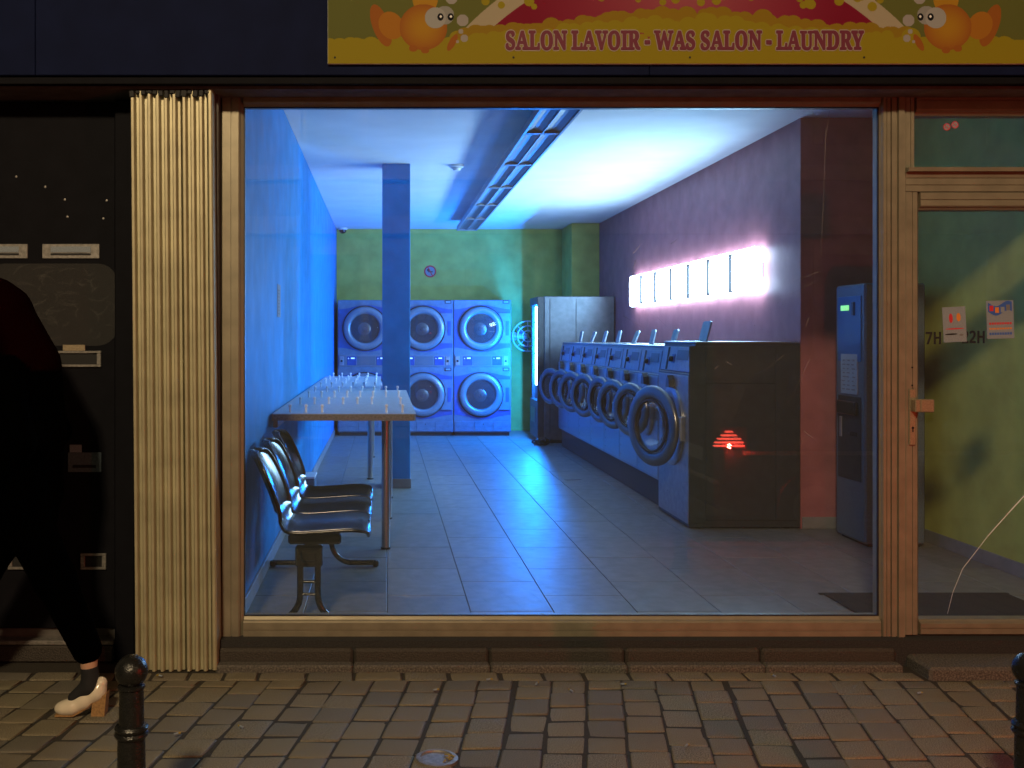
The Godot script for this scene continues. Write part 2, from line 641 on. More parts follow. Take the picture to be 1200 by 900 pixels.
# ---------------------------------------------------------------- street
func sett_mesh(seed_: int) -> ArrayMesh:
	var r := RandomNumberGenerator.new()
	r.seed = seed_
	# unit footprint 1 x 1 centred, top at y = 0, worn edges
	var s := st()
	var lv := [[0.50, -0.085], [0.50, -0.005], [0.465, -0.0015], [0.38, 0.0]]
	var base := []
	for k in 8:
		base.append(Vector2([1, 1, 0.15, -0.15, -1, -1, -0.15, 0.15][k], 0))
	var sq := [Vector2(1, -0.4), Vector2(1, 0.5), Vector2(0.6, 1), Vector2(-0.4, 1), Vector2(-1, 0.45), Vector2(-1, -0.5), Vector2(-0.55, -1), Vector2(0.5, -1)]
	var corner := [Vector2(1, 1), Vector2(-1, 1), Vector2(-1, -1), Vector2(1, -1)]
	var pts := []
	for c in 4:
		var j := Vector2(r.randf_range(-0.035, 0.0), r.randf_range(-0.035, 0.0)) * 1.5
		var p: Vector2 = corner[c]
		pts.append(p * (Vector2.ONE + j) * Vector2(1, 0.92))
		pts.append(p * (Vector2.ONE + j) * Vector2(0.92, 1))
	# order round the outline
	var ord := [0, 1, 3, 2, 4, 5, 7, 6]
	var ring := []
	for l in lv.size():
		var rr := []
		for k in 8:
			var p: Vector2 = pts[ord[k]] * lv[l][0]
			rr.append(Vector3(p.x, lv[l][1] + (r.randf_range(-0.0015, 0.001) if l >= 2 else 0.0), p.y))
		ring.append(rr)
	s.set_smooth_group(1)
	for l in lv.size() - 1:
		for k in 8:
			quad(s, ring[l][k], ring[l][(k + 1) % 8], ring[l + 1][(k + 1) % 8], ring[l + 1][k], Vector3(0, -0.08, 0))
	var top := Vector3(0, r.randf_range(-0.001, 0.004), 0)
	for k in 8:
		tri(s, top, ring[-1][k], ring[-1][(k + 1) % 8], Vector3(0, -0.1, 0))
	return commit(s)

func build_street() -> void:
	var s := st()
	span(s, Vector3(-40, ROAD - 0.3, -2.06), Vector3(40, ROAD, 60), 0.0)
	struct("road", s, M.asphalt)
	s = st()
	span(s, Vector3(-40, PV - 0.4, -4.9), Vector3(40, PV - 0.0055, -2.25), 0.0)
	var pave := struct("pavement", s, M.mortar)
	s = st()
	span(s, Vector3(-40, ROAD - 0.1, -2.25), Vector3(40, PV, -2.06), 0.02)
	struct("kerb", s, M.kerb_stone)
	s = st()
	span(s, Vector3(-40, ROAD - 0.2, 5.6), Vector3(40, PV, 7.5), 0.02)
	struct("far_pavement", s, M.kerb_stone)
	# setts: columns run up the picture, leaning to the right, with joints out of step
	var meshes := []
	for k in 8:
		meshes.append(sett_mesh(40 + k))
	var dirv := Vector2(0.19, -0.98).normalized()
	var spots := []
	var w := 0.154
	var shift := 0.0
	for c in range(-26, 34):
		shift += rng.randf_range(-0.006, 0.006)
		var lean := rng.randf_range(-0.03, 0.03)
		var along := 0.0
		var first := true
		while along < 2.3:
			var len := rng.randf_range(0.15, 0.19)
			if first:
				len = rng.randf_range(0.08, 0.19)
				first = false
			var o := Vector2(c * w + 0.2 + shift + lean * (along - 0.5) * 0.5 + rng.randf_range(-0.003, 0.003), -4.498) - dirv * (along + len / 2)
			along += len
			if o.y + 0.09 > -2.255 or o.x < -3.4 or o.x > 4.4:
				continue
			spots.append([o, len, c])
	# a straight border course along the shopfront
	var bxp := -3.4
	while bxp < 4.4:
		var len2 := rng.randf_range(0.15, 0.23)
		if bxp + len2 < 2.39:
			spots.append([Vector2(bxp + len2 / 2, -4.553), len2, 999])
		bxp += len2
	var frame_mid := Vector2(0.6, -4.1)
	spots.sort_custom(func(a, b): return absf(a[0].x - frame_mid.x) * 0.45 + absf(a[0].y - frame_mid.y) * 1.4 < absf(b[0].x - frame_mid.x) * 0.45 + absf(b[0].y - frame_mid.y) * 1.4)
	var rest := st()
	for i in spots.size():
		var p: Vector2 = spots[i][0]
		var len3: float = spots[i][1]
		var bs: Basis
		if spots[i][2] == 999:
			bs = Basis.from_scale(Vector3(len3 - 0.006, 1, 0.104))
		else:
			var ln := len3 - rng.randf_range(0.002, 0.006)
			bs = Basis(Vector3(w - rng.randf_range(0.002, 0.006), 0, rng.randf_range(-0.009, 0.009)), Vector3.UP, Vector3(-dirv.x * ln, 0, -dirv.y * ln))
		bs = Basis.from_euler(Vector3(rng.randf_range(-0.014, 0.014), 0, rng.randf_range(-0.014, 0.014))) * bs
		var tr := Transform3D(bs, Vector3(p.x, PV + rng.randf_range(-0.0035, 0.002), p.y))
		var me: Mesh = meshes[rng.randi_range(0, 7)]
		if i < 298:
			var o := mpart(pave, "sett", me, M["sett_%d" % rng.randi_range(0, 4)])
			o.transform = tr
		else:
			rest.append_from(me, 0, tr)
	var ro := mpart(pave, "setts_beyond", rest.commit(), M.sett_0)
	ro.set_meta("kind", "stuff")
	# a cast iron cover with a fleck of yellow paint
	var cov := thing("water_cover", "small round metal cover flecked with yellow paint, set in the pavement", "cover", Vector3(0.19, PV + 0.003, -3.66))
	s = st()
	lathe(s, [Vector2(0.075, -0.03), Vector2(0.075, 0.002), Vector2(0.060, 0.004), Vector2(0.058, -0.002), Vector2(0.0, 0.0)], Vector3.ZERO, Basis(), 28)
	part(cov, "lid", s, M.dull_metal)
	s = st()
	for k in 9:
		var a := rng.randf_range(-0.6, 1.4)
		bx(s, Vector3(cos(a) * rng.randf_range(0.03, 0.06), 0.0035, sin(a) * rng.randf_range(0.03, 0.06)), Vector3(rng.randf_range(0.008, 0.02), 0.003, rng.randf_range(0.006, 0.014)), 0.001, Basis(Vector3.UP, rng.randf() * 3))
	var fleck := part(cov, "paint_flecks", s, M.yellow_paint)
	fleck.set_meta("kind", "stuff")
	# litter
	var but := [[0.46, -4.47, 0.3], [0.66, -4.42, 1.1], [0.79, -4.33, 2.0], [0.22, -4.34, 0.4], [-0.78, -3.86, 0.7], [-1.02, -4.06, 1.3], [-0.55, -3.93, 2.4], [1.03, -4.41, 0.2], [1.72, -4.52, 1.8], [1.11, -3.75, 0.9], [2.25, -4.3, 0.5], [-0.99, -4.52, 2.9]]
	for b in but:
		var cb := thing("cigarette_butt", "tiny pale cigarette butt lying on the sett pavement", "litter", Vector3(b[0], PV + 0.012, b[1]), "cigarette butts on the pavement")
		cb.rotation.y = b[2]
		var q := st()
		tube(q, [Vector3(-0.013, 0, 0), Vector3(0.004, 0.001, 0)], 0.0042, 8)
		part(cb, "filter", q, M.paper)
		q = st()
		tube(q, [Vector3(0.0041, 0.001, 0), Vector3(0.014, 0, 0.001)], 0.004, 8)
		part(cb, "tip", q, M.yellow_paint)
	# the house across the street, mirrored faintly in the shop window
	var h := thing("facing_house", "pale stone house front across the street, mirrored faintly in the window", "building", Vector3(0, PV, 7.5))
	s = st()
	span(s, Vector3(-14, 0, 0), Vector3(16, 10, 1.0), 0.0)
	part(h, "wall", s, M.facade_stone)
	for k in 4:
		s = st()
		span(s, Vector3(-14, [0.0, 3.2, 4.1, 7.2][k], -0.12), Vector3(16, [0.7, 3.5, 4.35, 7.5][k], -0.001), 0.02)
		part(h, "string_course", s, M.facade_band)
	for f in 2:
		for k in 10:
			var x := -12.5 + k * 2.9
			var y0: float = [1.0, 4.7][f]
			s = st()
			var fr := [Vector3(x - 0.65, y0, -0.06), Vector3(x + 0.65, y0 + 2.0, -0.06)]
			span(s, Vector3(x - 0.65, y0, -0.07), Vector3(x - 0.5, y0 + 2.0, -0.002), 0.01)
			span(s, Vector3(x + 0.5, y0, -0.07), Vector3(x + 0.65, y0 + 2.0, -0.002), 0.01)
			span(s, Vector3(x - 0.499, y0 + 1.86, -0.069), Vector3(x + 0.499, y0 + 2.0, -0.002), 0.01)
			var wn := part(h, "window", s, M.facade_band)
			s = st()
			span(s, Vector3(x - 0.5, y0, -0.02), Vector3(x + 0.5, y0 + 1.86, -0.004), 0.0)
			part(wn, "pane", s, M.dark_window)
	# street lamps that light the front
	street_lamp(Vector3(-1.2, PV, 5.9), "tall street lamp glowing orange across the street, left of the camera", 60.0)
	street_lamp(Vector3(7.5, PV, 5.9), "tall street lamp glowing orange across the street, right of the camera", 5.0)

func street_lamp(at: Vector3, label: String, energy: float) -> void:
	var l := thing("street_lamp", label, "street lamp", at, "street lamps across the road")
	var s := st()
	lathe(s, [Vector2(0.11, 0), Vector2(0.11, 0.9), Vector2(0.075, 1.0), Vector2(0.05, 5.6), Vector2(0.0, 5.62)], Vector3.ZERO, Basis(), 16)
	part(l, "post", s, M.iron_paint)
	s = st()
	tube(s, [Vector3(0, 5.5, 0), Vector3(0, 5.8, -0.1), Vector3(0, 5.95, -0.4), Vector3(0, 5.98, -2.3)], 0.035, 10)
	part(l, "arm", s, M.iron_paint)
	s = st()
	bx(s, Vector3(0, 6.02, -2.5), Vector3(0.24, 0.1, 0.5), 0.04)
	part(l, "lamp_head", s, M.iron_paint)
	if not M.has("lamp_glow"):
		glow("lamp_glow", lin(1.0, 0.65, 0.3), 6.0)
	s = st()
	bx(s, Vector3(0, 5.93, -2.5), Vector3(0.18, 0.08, 0.36), 0.03)
	part(l, "lamp_lens", s, M.lamp_glow)
	var o := OmniLight3D.new()
	o.name = "lamp_light"
	o.light_color = lin(1.0, 0.76, 0.45)
	o.light_energy = energy
	o.light_size = 0.3
	o.omni_range = 40.0
	o.omni_attenuation = 2.0
	o.shadow_enabled = true
	o.position = Vector3(0, 5.93, -2.5)
	l.add_child(o)

# ---------------------------------------------------------------- shopfront
func build_shopfront() -> void:
	var s: SurfaceTool
	# masonry behind the cladding
	s = st()
	span(s, Vector3(-1.14, PV - 0.1, -5.0), Vector3(-0.76, 2.5, -4.70), 0.0)
	span(s, Vector3(3.52, PV - 0.1, -4.95), Vector3(5.2, 2.5, -4.70), 0.0)
	span(s, Vector3(-9.0, 2.5, -4.99), Vector3(9.0, 7.5, -4.60), 0.0)
	span(s, Vector3(-9.0, PV - 0.1, -5.0), Vector3(-2.6, 2.5, -4.65), 0.0)
	span(s, Vector3(5.2, PV - 0.1, -5.0), Vector3(9.0, 2.5, -4.65), 0.0)
	span(s, Vector3(-2.6, PV - 0.1, -5.0), Vector3(-1.14, 2.5, -4.82), 0.0)
	var b := part(self, "shop_building", s, M.render_wall)
	tag(b, "grey rendered building that holds the launderette", "building")
	# fascia
	var f := thing("fascia", "dark navy fascia boards running above the shop window", "fascia", Vector3(0, 2.515, -4.55))
	var xs := [-4.2, -1.55, 1.18, 4.6]
	for k in 3:
		s = st()
		span(s, Vector3(xs[k] + 0.001, 0.035, -0.049), Vector3(xs[k + 1] - 0.001, 0.98, 0.0), 0.003)
		part(f, "board", s, M.navy_fascia)
	s = st()
	span(s, Vector3(-4.2, -0.002, -0.20), Vector3(4.6, 0.028, -0.008), 0.002)
	part(f, "soffit_strip", s, M.black_paint)
	s = st()
	span(s, Vector3(-4.2, 0.981, -0.05), Vector3(4.6, 1.03, 0.05), 0.006)
	part(f, "top_trim", s, M.anodised)
	# fluted pillar
	var p := thing("fluted_pillar", "fluted metal cladding pillar left of the shop window", "pillar", Vector3(-0.785, 2.50, -4.62))
	p.rotation.z = 0.0085
	var pitch := 0.0375
	for half in 2:
		var x0: float = [-0.365, -0.133][half]
		var n: int = [6, 3][half]
		var poly := PackedVector2Array()
		poly.append(Vector2(x0, -0.03))
		for k in n:
			var xx := x0 + 0.004 + k * pitch
			for q in [[0.0, -0.012], [0.005, 0.009], [0.008, 0.0135], [0.018, 0.0135], [0.021, 0.009], [0.026, -0.012], [0.0365, -0.0125]]:
				poly.append(Vector2(xx + q[0], q[1]))
		poly.append(Vector2(x0 + 0.004 + n * pitch + 0.002, -0.03))
		s = st()
		prism(s, poly, Vector3.ZERO, Vector3.RIGHT, Vector3(0, 0, 1), Vector3.UP, -2.617, 0.0)
		part(p, "fluted_panel", s, M.pillar_metal)
	s = st()
	prism(s, PackedVector2Array([Vector2(-0.010, -0.03), Vector2(-0.010, 0.010), Vector2(-0.004, 0.017), Vector2(0.006, 0.017), Vector2(0.012, 0.010), Vector2(0.012, -0.02), Vector2(0.008, -0.145), Vector2(-0.008, -0.145), Vector2(-0.008, -0.03)]), Vector3.ZERO, Vector3.RIGHT, Vector3(0, 0, 1), Vector3.UP, -2.612, 0.0)
	part(p, "corner_trim", s, M.pillar_metal)
	# rags of dark sealant along the torn top edge
	s = st()
	for k in 14:
		var hh := rng.randf_range(0.012, 0.04)
		bx(s, Vector3(-0.35 + k * 0.026, -hh / 2, 0.012), Vector3(rng.randf_range(0.02, 0.03), hh, 0.012), 0.004, Basis(Vector3.BACK, rng.randf_range(-0.2, 0.2)))
	part(p, "torn_sealant", s, M.slot_dark)
	# stone plinth under the window and the doorstep
	var pl := thing("stone_plinth", "dark worn stone plinth running under the shop window", "plinth", Vector3(0.8, PV, -4.7))
	var px := -1.56
	for k in 5:
		var px2 := px + 0.62
		s = st()
		span(s, Vector3(px + 0.002, 0.0, -0.18), Vector3(px2 - 0.002, 0.083, 0.03), 0.012)
		part(pl, "block", s, M.plinth_stone)
		s = st()
		span(s, Vector3(px + 0.002, -0.05, 0.031), Vector3(px2 - 0.002, 0.028, 0.095), 0.008)
		part(pl, "ledge", s, M.kerb_stone)
		px = px2
	var stp := thing("doorstep", "flat stone doorstep in front of the glass door", "doorstep", Vector3(2.4, PV, -4.5))
	s = st()
	span(s, Vector3(0.0, -0.05, -0.44), Vector3(1.15, 0.052, 0.0), 0.012)
	part(stp, "slab", s, M.kerb_stone)
	s = st()
	span(s, Vector3(-0.04, 0.053, -0.44), Vector3(1.15, 0.116, -0.27), 0.006)
	part(stp, "threshold", s, M.plinth_stone)
	# shop window
	var w := thing("shop_window", "large aluminium framed shop window of the launderette", "shop window", Vector3(0, 0, ZF))
	frame_bar(w, "stile", Vector3(-0.755, -0.03, 0), Vector3(-0.655, 2.545, 0), 1, true)
	frame_bar(w, "stile", Vector3(2.312, -0.03, 0), Vector3(2.358, 2.545, 0), -1, true)
	frame_bar(w, "rail", Vector3(-0.655, -0.03, 0), Vector3(2.312, 0.082, 0), 1, false)
	frame_bar(w, "rail", Vector3(-0.655, 2.462, 0), Vector3(2.312, 2.545, 0), -1, false)
	s = st()
	span(s, Vector3(-0.755, -0.062, -0.09), Vector3(2.358, -0.032, 0.018), 0.006)
	part(w, "sill", s, M.anodised)
	s = st()
	span(s, Vector3(-0.667, 0.070, -0.046), Vector3(2.324, 2.474, -0.038), 0.0)
	var pane := part(w, "pane", s, M.shop_glass)
	# bead of black rubber
	for k in [[Vector3(-0.655, 0.082, -0.037), Vector3(2.312, 0.087, -0.026)], [Vector3(-0.655, 2.457, -0.037), Vector3(2.312, 2.462, -0.026)], [Vector3(-0.655, 0.087, -0.037), Vector3(-0.650, 2.457, -0.026)], [Vector3(2.307, 0.087, -0.037), Vector3(2.312, 2.457, -0.026)]]:
		s = st()
		span(s, k[0], k[1], 0.0)
		part(w, "gasket", s, M.gasket)
	# scratches and wiped smears on the glass
	s = st()
	var marks := [[968, 150, 965, 232, 1.0], [965, 235, 962, 300, 0.8], [972, 130, 968, 160, 0.7], [960, 318, 930, 330, 1.0], [955, 330, 922, 347, 0.7], [852, 424, 858, 428, 2.0], [838, 432, 842, 429, 1.6], [950, 420, 925, 470, 0.8], [920, 415, 890, 440, 0.7], [742, 297, 752, 285, 3.0], [745, 305, 741, 316, 2.4], [786, 286, 794, 280, 2.2], [730, 370, 755, 385, 1.0], [770, 372, 786, 387, 0.9], [942, 505, 955, 515, 1.2], [948, 372, 944, 384, 1.3], [936, 520, 952, 508, 1.0], [540, 462, 528, 468, 1.2], [622, 404, 608, 405, 1.1]]
	for m in marks:
		var a := Vector3((m[0] - 450.0) / 1200.0 * 4.797, (394.0 - m[1]) / 1200.0 * 4.797 + 1.39, -0.0375)
		var c := Vector3((m[2] - 450.0) / 1200.0 * 4.797, (394.0 - m[3]) / 1200.0 * 4.797 + 1.39, -0.0375)
		var d := (c - a).normalized().cross(Vector3(0, 0, 1)) * 0.0012 * float(m[4])
		quad(s, a - d, a + d, c + d * 0.3, c - d * 0.3, Vector3(0, 1, -5))
	for k in 60:
		var c := Vector3(rng.randf_range(1.2, 2.25), rng.randf_range(0.55, 1.75), -0.0375)
		var e := rng.randf_range(0.0012, 0.003)
		quad(s, c + Vector3(-e, 0, 0), c + Vector3(0, e, 0), c + Vector3(e, 0, 0), c + Vector3(0, -e, 0), Vector3(0, 1, -5))
	var sc := part(pane, "scratches", s, M.scuff)
	sc.set_meta("kind", "stuff")
	# post between window and door
	var po := thing("frame_post", "grooved aluminium post between the shop window and the glass door", "post", Vector3(2.39, -0.06, ZF))
	s = st()
	prism(s, PackedVector2Array([Vector2(-0.031, -0.09), Vector2(-0.031, 0.004), Vector2(-0.012, 0.004), Vector2(-0.010, -0.004), Vector2(-0.004, -0.004), Vector2(-0.002, 0.012), Vector2(0.022, 0.012), Vector2(0.026, 0.004), Vector2(0.031, 0.004), Vector2(0.031, -0.09)]), Vector3.ZERO, Vector3.RIGHT, Vector3(0, 0, 1), Vector3.UP, 0.0, 2.60)
	part(po, "profile", s, M.anodised)
	# glass door
	var d := thing("glass_door", "aluminium framed glass door with hours lettering and a cracked pane", "door", Vector3(0, 0, ZF))
	frame_bar(d, "stile", Vector3(2.424, 0.002, 0), Vector3(2.494, 2.06, 0), 1, true)
	frame_bar(d, "stile", Vector3(3.40, 0.002, 0), Vector3(3.50, 2.06, 0), -1, true)
	frame_bar(d, "rail", Vector3(2.494, 0.002, 0), Vector3(3.40, 0.068, 0), 1, false)
	frame_bar(d, "rail", Vector3(2.494, 1.98, 0), Vector3(3.40, 2.06, 0), -1, false)
	s = st()
	span(s, Vector3(2.484, 0.058, -0.046), Vector3(3.41, 1.99, -0.038), 0.0)
	var dp := part(d, "pane", s, M.shop_glass)
	s = st()
	span(s, Vector3(2.437, 0.885, 0.003), Vector3(2.467, 1.145, 0.012), 0.003)
	var plate := part(d, "lock_plate", s, M.brass)
	s = st()
	prism(s, circle_poly(0.006, 14), Vector3(2.452, 0.965, 0), Vector3.RIGHT, Vector3.UP, Vector3.BACK, 0.0125, 0.0135)
	span(s, Vector3(2.4495, 0.945, 0.0125), Vector3(2.4545, 0.961, 0.0135), 0.0)
	part(plate, "keyhole", s, M.slot_dark)
	s = st()
	span(s, Vector3(2.442, 1.04, 0.013), Vector3(2.466, 1.10, 0.055), 0.004)
	span(s, Vector3(2.4665, 1.04, 0.035), Vector3(2.53, 1.10, 0.056), 0.004)
	part(d, "handle", s, M.brass)
	for k in [1.162, 1.245]:
		s = st()
		prism(s, circle_poly(0.004, 10), Vector3(2.454, k, 0), Vector3.RIGHT, Vector3.UP, Vector3.BACK, 0.002, 0.0045)
		part(d, "screw_hole", s, M.slot_dark)
	# crack in the glass
	s = st()
	var cr := [Vector3(3.12, 0.77, -0.0372), Vector3(2.96, 0.60, -0.0372), Vector3(2.83, 0.455, -0.0372), Vector3(2.71, 0.30, -0.0372), Vector3(2.665, 0.19, -0.0372), Vector3(2.64, 0.09, -0.0372)]
	for k in cr.size() - 1:
		var wd: float = [0.0028, 0.0022, 0.0012, 0.0009, 0.0007][k]
		var dd: Vector3 = (cr[k + 1] - cr[k]).normalized().cross(Vector3(0, 0, 1)) * wd
		quad(s, cr[k] - dd, cr[k] + dd, cr[k + 1] + dd * 0.8, cr[k + 1] - dd * 0.8, Vector3(2.5, 1, -5))
	var crm := mat("crack", lin(0.85, 0.88, 0.9), 0.25)
	part(dp, "crack", s, crm)
	# hours
	var hx := [[2.525, "7H"], [2.715, "22H"]]
	var tm := text_mesh("7H", "Droid Sans", 700, 0.058, 0.0008)
	var o := mpart(dp, "lettering", tm, M.print_black)
	o.position = Vector3(2.575, 1.38, -0.0362)
	o.scale = Vector3(0.78, 1.0, 1.0)
	o = mpart(dp, "lettering", text_mesh("22H", "Droid Sans", 700, 0.058, 0.0008), M.print_black)
	o.position = Vector3(2.762, 1.385, -0.0362)
	o.scale = Vector3(0.78, 1.0, 1.0)
	# transom light over the door
	var tr := thing("transom_window", "narrow transom window above the glass door with two round stickers", "window", Vector3(0, 0, ZF))
	frame_bar(tr, "stile", Vector3(2.424, 2.172, 0), Vector3(2.476, 2.545, 0), 1, true)
	frame_bar(tr, "stile", Vector3(3.44, 2.172, 0), Vector3(3.50, 2.545, 0), -1, true)
	frame_bar(tr, "rail", Vector3(2.476, 2.42, 0), Vector3(3.44, 2.545, 0), -1, false)
	s = st()
	prism(s, PackedVector2Array([Vector2(-0.08, 0.0), Vector2(0.0, 0.0), Vector2(0.0, 0.028), Vector2(-0.004, 0.030), Vector2(0.0, 0.032), Vector2(0.0, 0.060), Vector2(-0.004, 0.062), Vector2(0.0, 0.064), Vector2(0.004, 0.088), Vector2(0.03, 0.09), Vector2(0.032, 0.108), Vector2(-0.08, 0.108)]), Vector3(2.424, 2.063, 0), Vector3.BACK, Vector3.UP, Vector3.RIGHT, 0.0, 1.076)
	part(tr, "transom_bar", s, M.anodised)
	s = st()
	span(s, Vector3(2.466, 2.162, -0.046), Vector3(3.45, 2.43, -0.038), 0.0)
	var tp := part(tr, "pane", s, M.shop_glass)
	# stickers on the transom and notices on the door, all inside the glass
	for k in 2:
		var sk := thing("round_sticker", ["round red ringed no dogs sticker on the transom glass", "round red ringed no smoking sticker on the transom glass"][k], "sticker", Vector3([2.636, 2.674][k], [2.370, 2.380][k], ZF - 0.0365))
		s = st()
		prism(s, circle_poly(0.017, 22), Vector3.ZERO, Vector3.RIGHT, Vector3.UP, Vector3.BACK, 0.0, 0.0006)
		part(sk, "backing", s, M.paper)
		s = st()
		prism_ring(s, 0.013, 0.017, 0.0008, 0.0013)
		bx(s, Vector3(0, 0, 0.001), Vector3(0.027, 0.003, 0.0006), 0.0, Basis(Vector3.BACK, -PI / 4))
		part(sk, "red_ring", s, M.print_red)
		s = st()
		if k == 0:
			bx(s, Vector3(0, -0.001, 0.0007), Vector3(0.014, 0.007, 0.0003), 0.0)
			bx(s, Vector3(-0.006, 0.005, 0.0007), Vector3(0.005, 0.005, 0.0003), 0.0)
		else:
			bx(s, Vector3(0, 0, 0.0007), Vector3(0.016, 0.003, 0.0003), 0.0)
		part(sk, "pictogram", s, M.print_grey)
	var n1 := thing("notice", "pale notice with two small red and orange drawings on the door glass", "notice", Vector3(2.672, 1.445, ZF - 0.0360))
	n1.rotation.z = 0.05
	s = st()
	bx(s, Vector3.ZERO, Vector3(0.108, 0.165, 0.0008), 0.0)
	part(n1, "sheet", s, M.paper)
	for q in [[-0.016, 0.03, 0.018, 0.045, "print_red"], [0.02, 0.033, 0.02, 0.04, "print_orange"], [0.0, -0.02, 0.09, 0.006, "print_red"], [-0.018, -0.045, 0.06, 0.008, "print_black"], [0.03, -0.05, 0.02, 0.01, "print_grey"]]:
		s = st()
		prism(s, circle_poly(0.5, 12), Vector3(q[0], q[1], 0), Vector3.RIGHT * q[2], Vector3.UP * q[3], Vector3.BACK, 0.0006, 0.0009)
		part(n1, "print", s, M[q[4]])
	var n2 := thing("poster", "pale poster with a wavy film strip print on the door glass", "poster", Vector3(2.886, 1.468, ZF - 0.0360))
	n2.rotation.z = 0.03
	s = st()
	bx(s, Vector3.ZERO, Vector3(0.127, 0.178, 0.0008), 0.0)
	part(n2, "sheet", s, M.paper)
	var wave_u := PackedVector2Array()
	var wave_d := PackedVector2Array()
	for k in 13:
		var xx := -0.056 + k * 0.112 / 12
		var yy := 0.055 + 0.012 * sin(k * 0.52 + 2.6)
		wave_u.append(Vector2(xx, yy + 0.02))
		wave_d.append(Vector2(xx, yy - 0.024))
	wave_d.reverse()
	s = st()
	prism(s, wave_u + wave_d, Vector3.ZERO, Vector3.RIGHT, Vector3.UP, Vector3.BACK, 0.0006, 0.0009)
	part(n2, "film_strip", s, M.print_blue)
	for k in 4:
		s = st()
		bx(s, Vector3(-0.04 + k * 0.026, 0.054 + 0.010 * sin(k * 1.1 + 3.2), 0.001), Vector3(0.018, 0.026, 0.0005), 0.0)
		part(n2, "film_picture", s, [M.print_red, M.print_orange, M.paper, M.print_grey][k])
	for k in 3:
		s = st()
		for j in 9:
			bx(s, Vector3(-0.048 + j * 0.012, -0.018 - k * 0.024, 0.0008), Vector3(0.009, [0.010, 0.008, 0.011][k], 0.0004), 0.0)
		part(n2, "text_line", s, [M.print_red, M.print_orange, M.print_blue][k])

func prism_ring(s: SurfaceTool, r0: float, r1: float, d0: float, d1: float, seg := 24, o := Vector3.ZERO) -> void:
	lathe(s, [Vector2(r0, d0), Vector2(r1, d0), Vector2(r1, d1), Vector2(r0, d1), Vector2(r0, d0)], o, Basis(Vector3(1, 0, 0), Vector3(0, 0, 1), Vector3(0, -1, 0)), seg)

# one aluminium bar with a stepped face; inner = which side (in +x or +y) the glass lies on
func frame_bar(parent: Node, called: String, a: Vector3, b: Vector3, inner: int, upright: bool) -> void:
	var s := st()
	var wdt := (b.x - a.x) if upright else (b.y - a.y)
	var prof := [Vector2(0, -0.085), Vector2(0, -0.004), Vector2(0.004, 0.0), Vector2(wdt * 0.42, 0.0), Vector2(wdt * 0.43, -0.005), Vector2(wdt * 0.48, -0.005), Vector2(wdt * 0.49, 0.0), Vector2(wdt * 0.78, 0.0), Vector2(wdt * 0.85, -0.006), Vector2(wdt * 0.88, -0.014), Vector2(wdt, -0.022), Vector2(wdt, -0.085)]
	var poly := PackedVector2Array()
	for p in prof:
		poly.append(p if inner > 0 else Vector2(wdt - p.x, p.y))
	if upright:
		prism(s, poly, a, Vector3.RIGHT, Vector3.BACK, Vector3.UP, 0.0, b.y - a.y)
	else:
		prism(s, poly, a, Vector3.UP, Vector3.BACK, Vector3.RIGHT, 0.001, b.x - a.x - 0.001)
	part(parent, called, s, M.anodised)

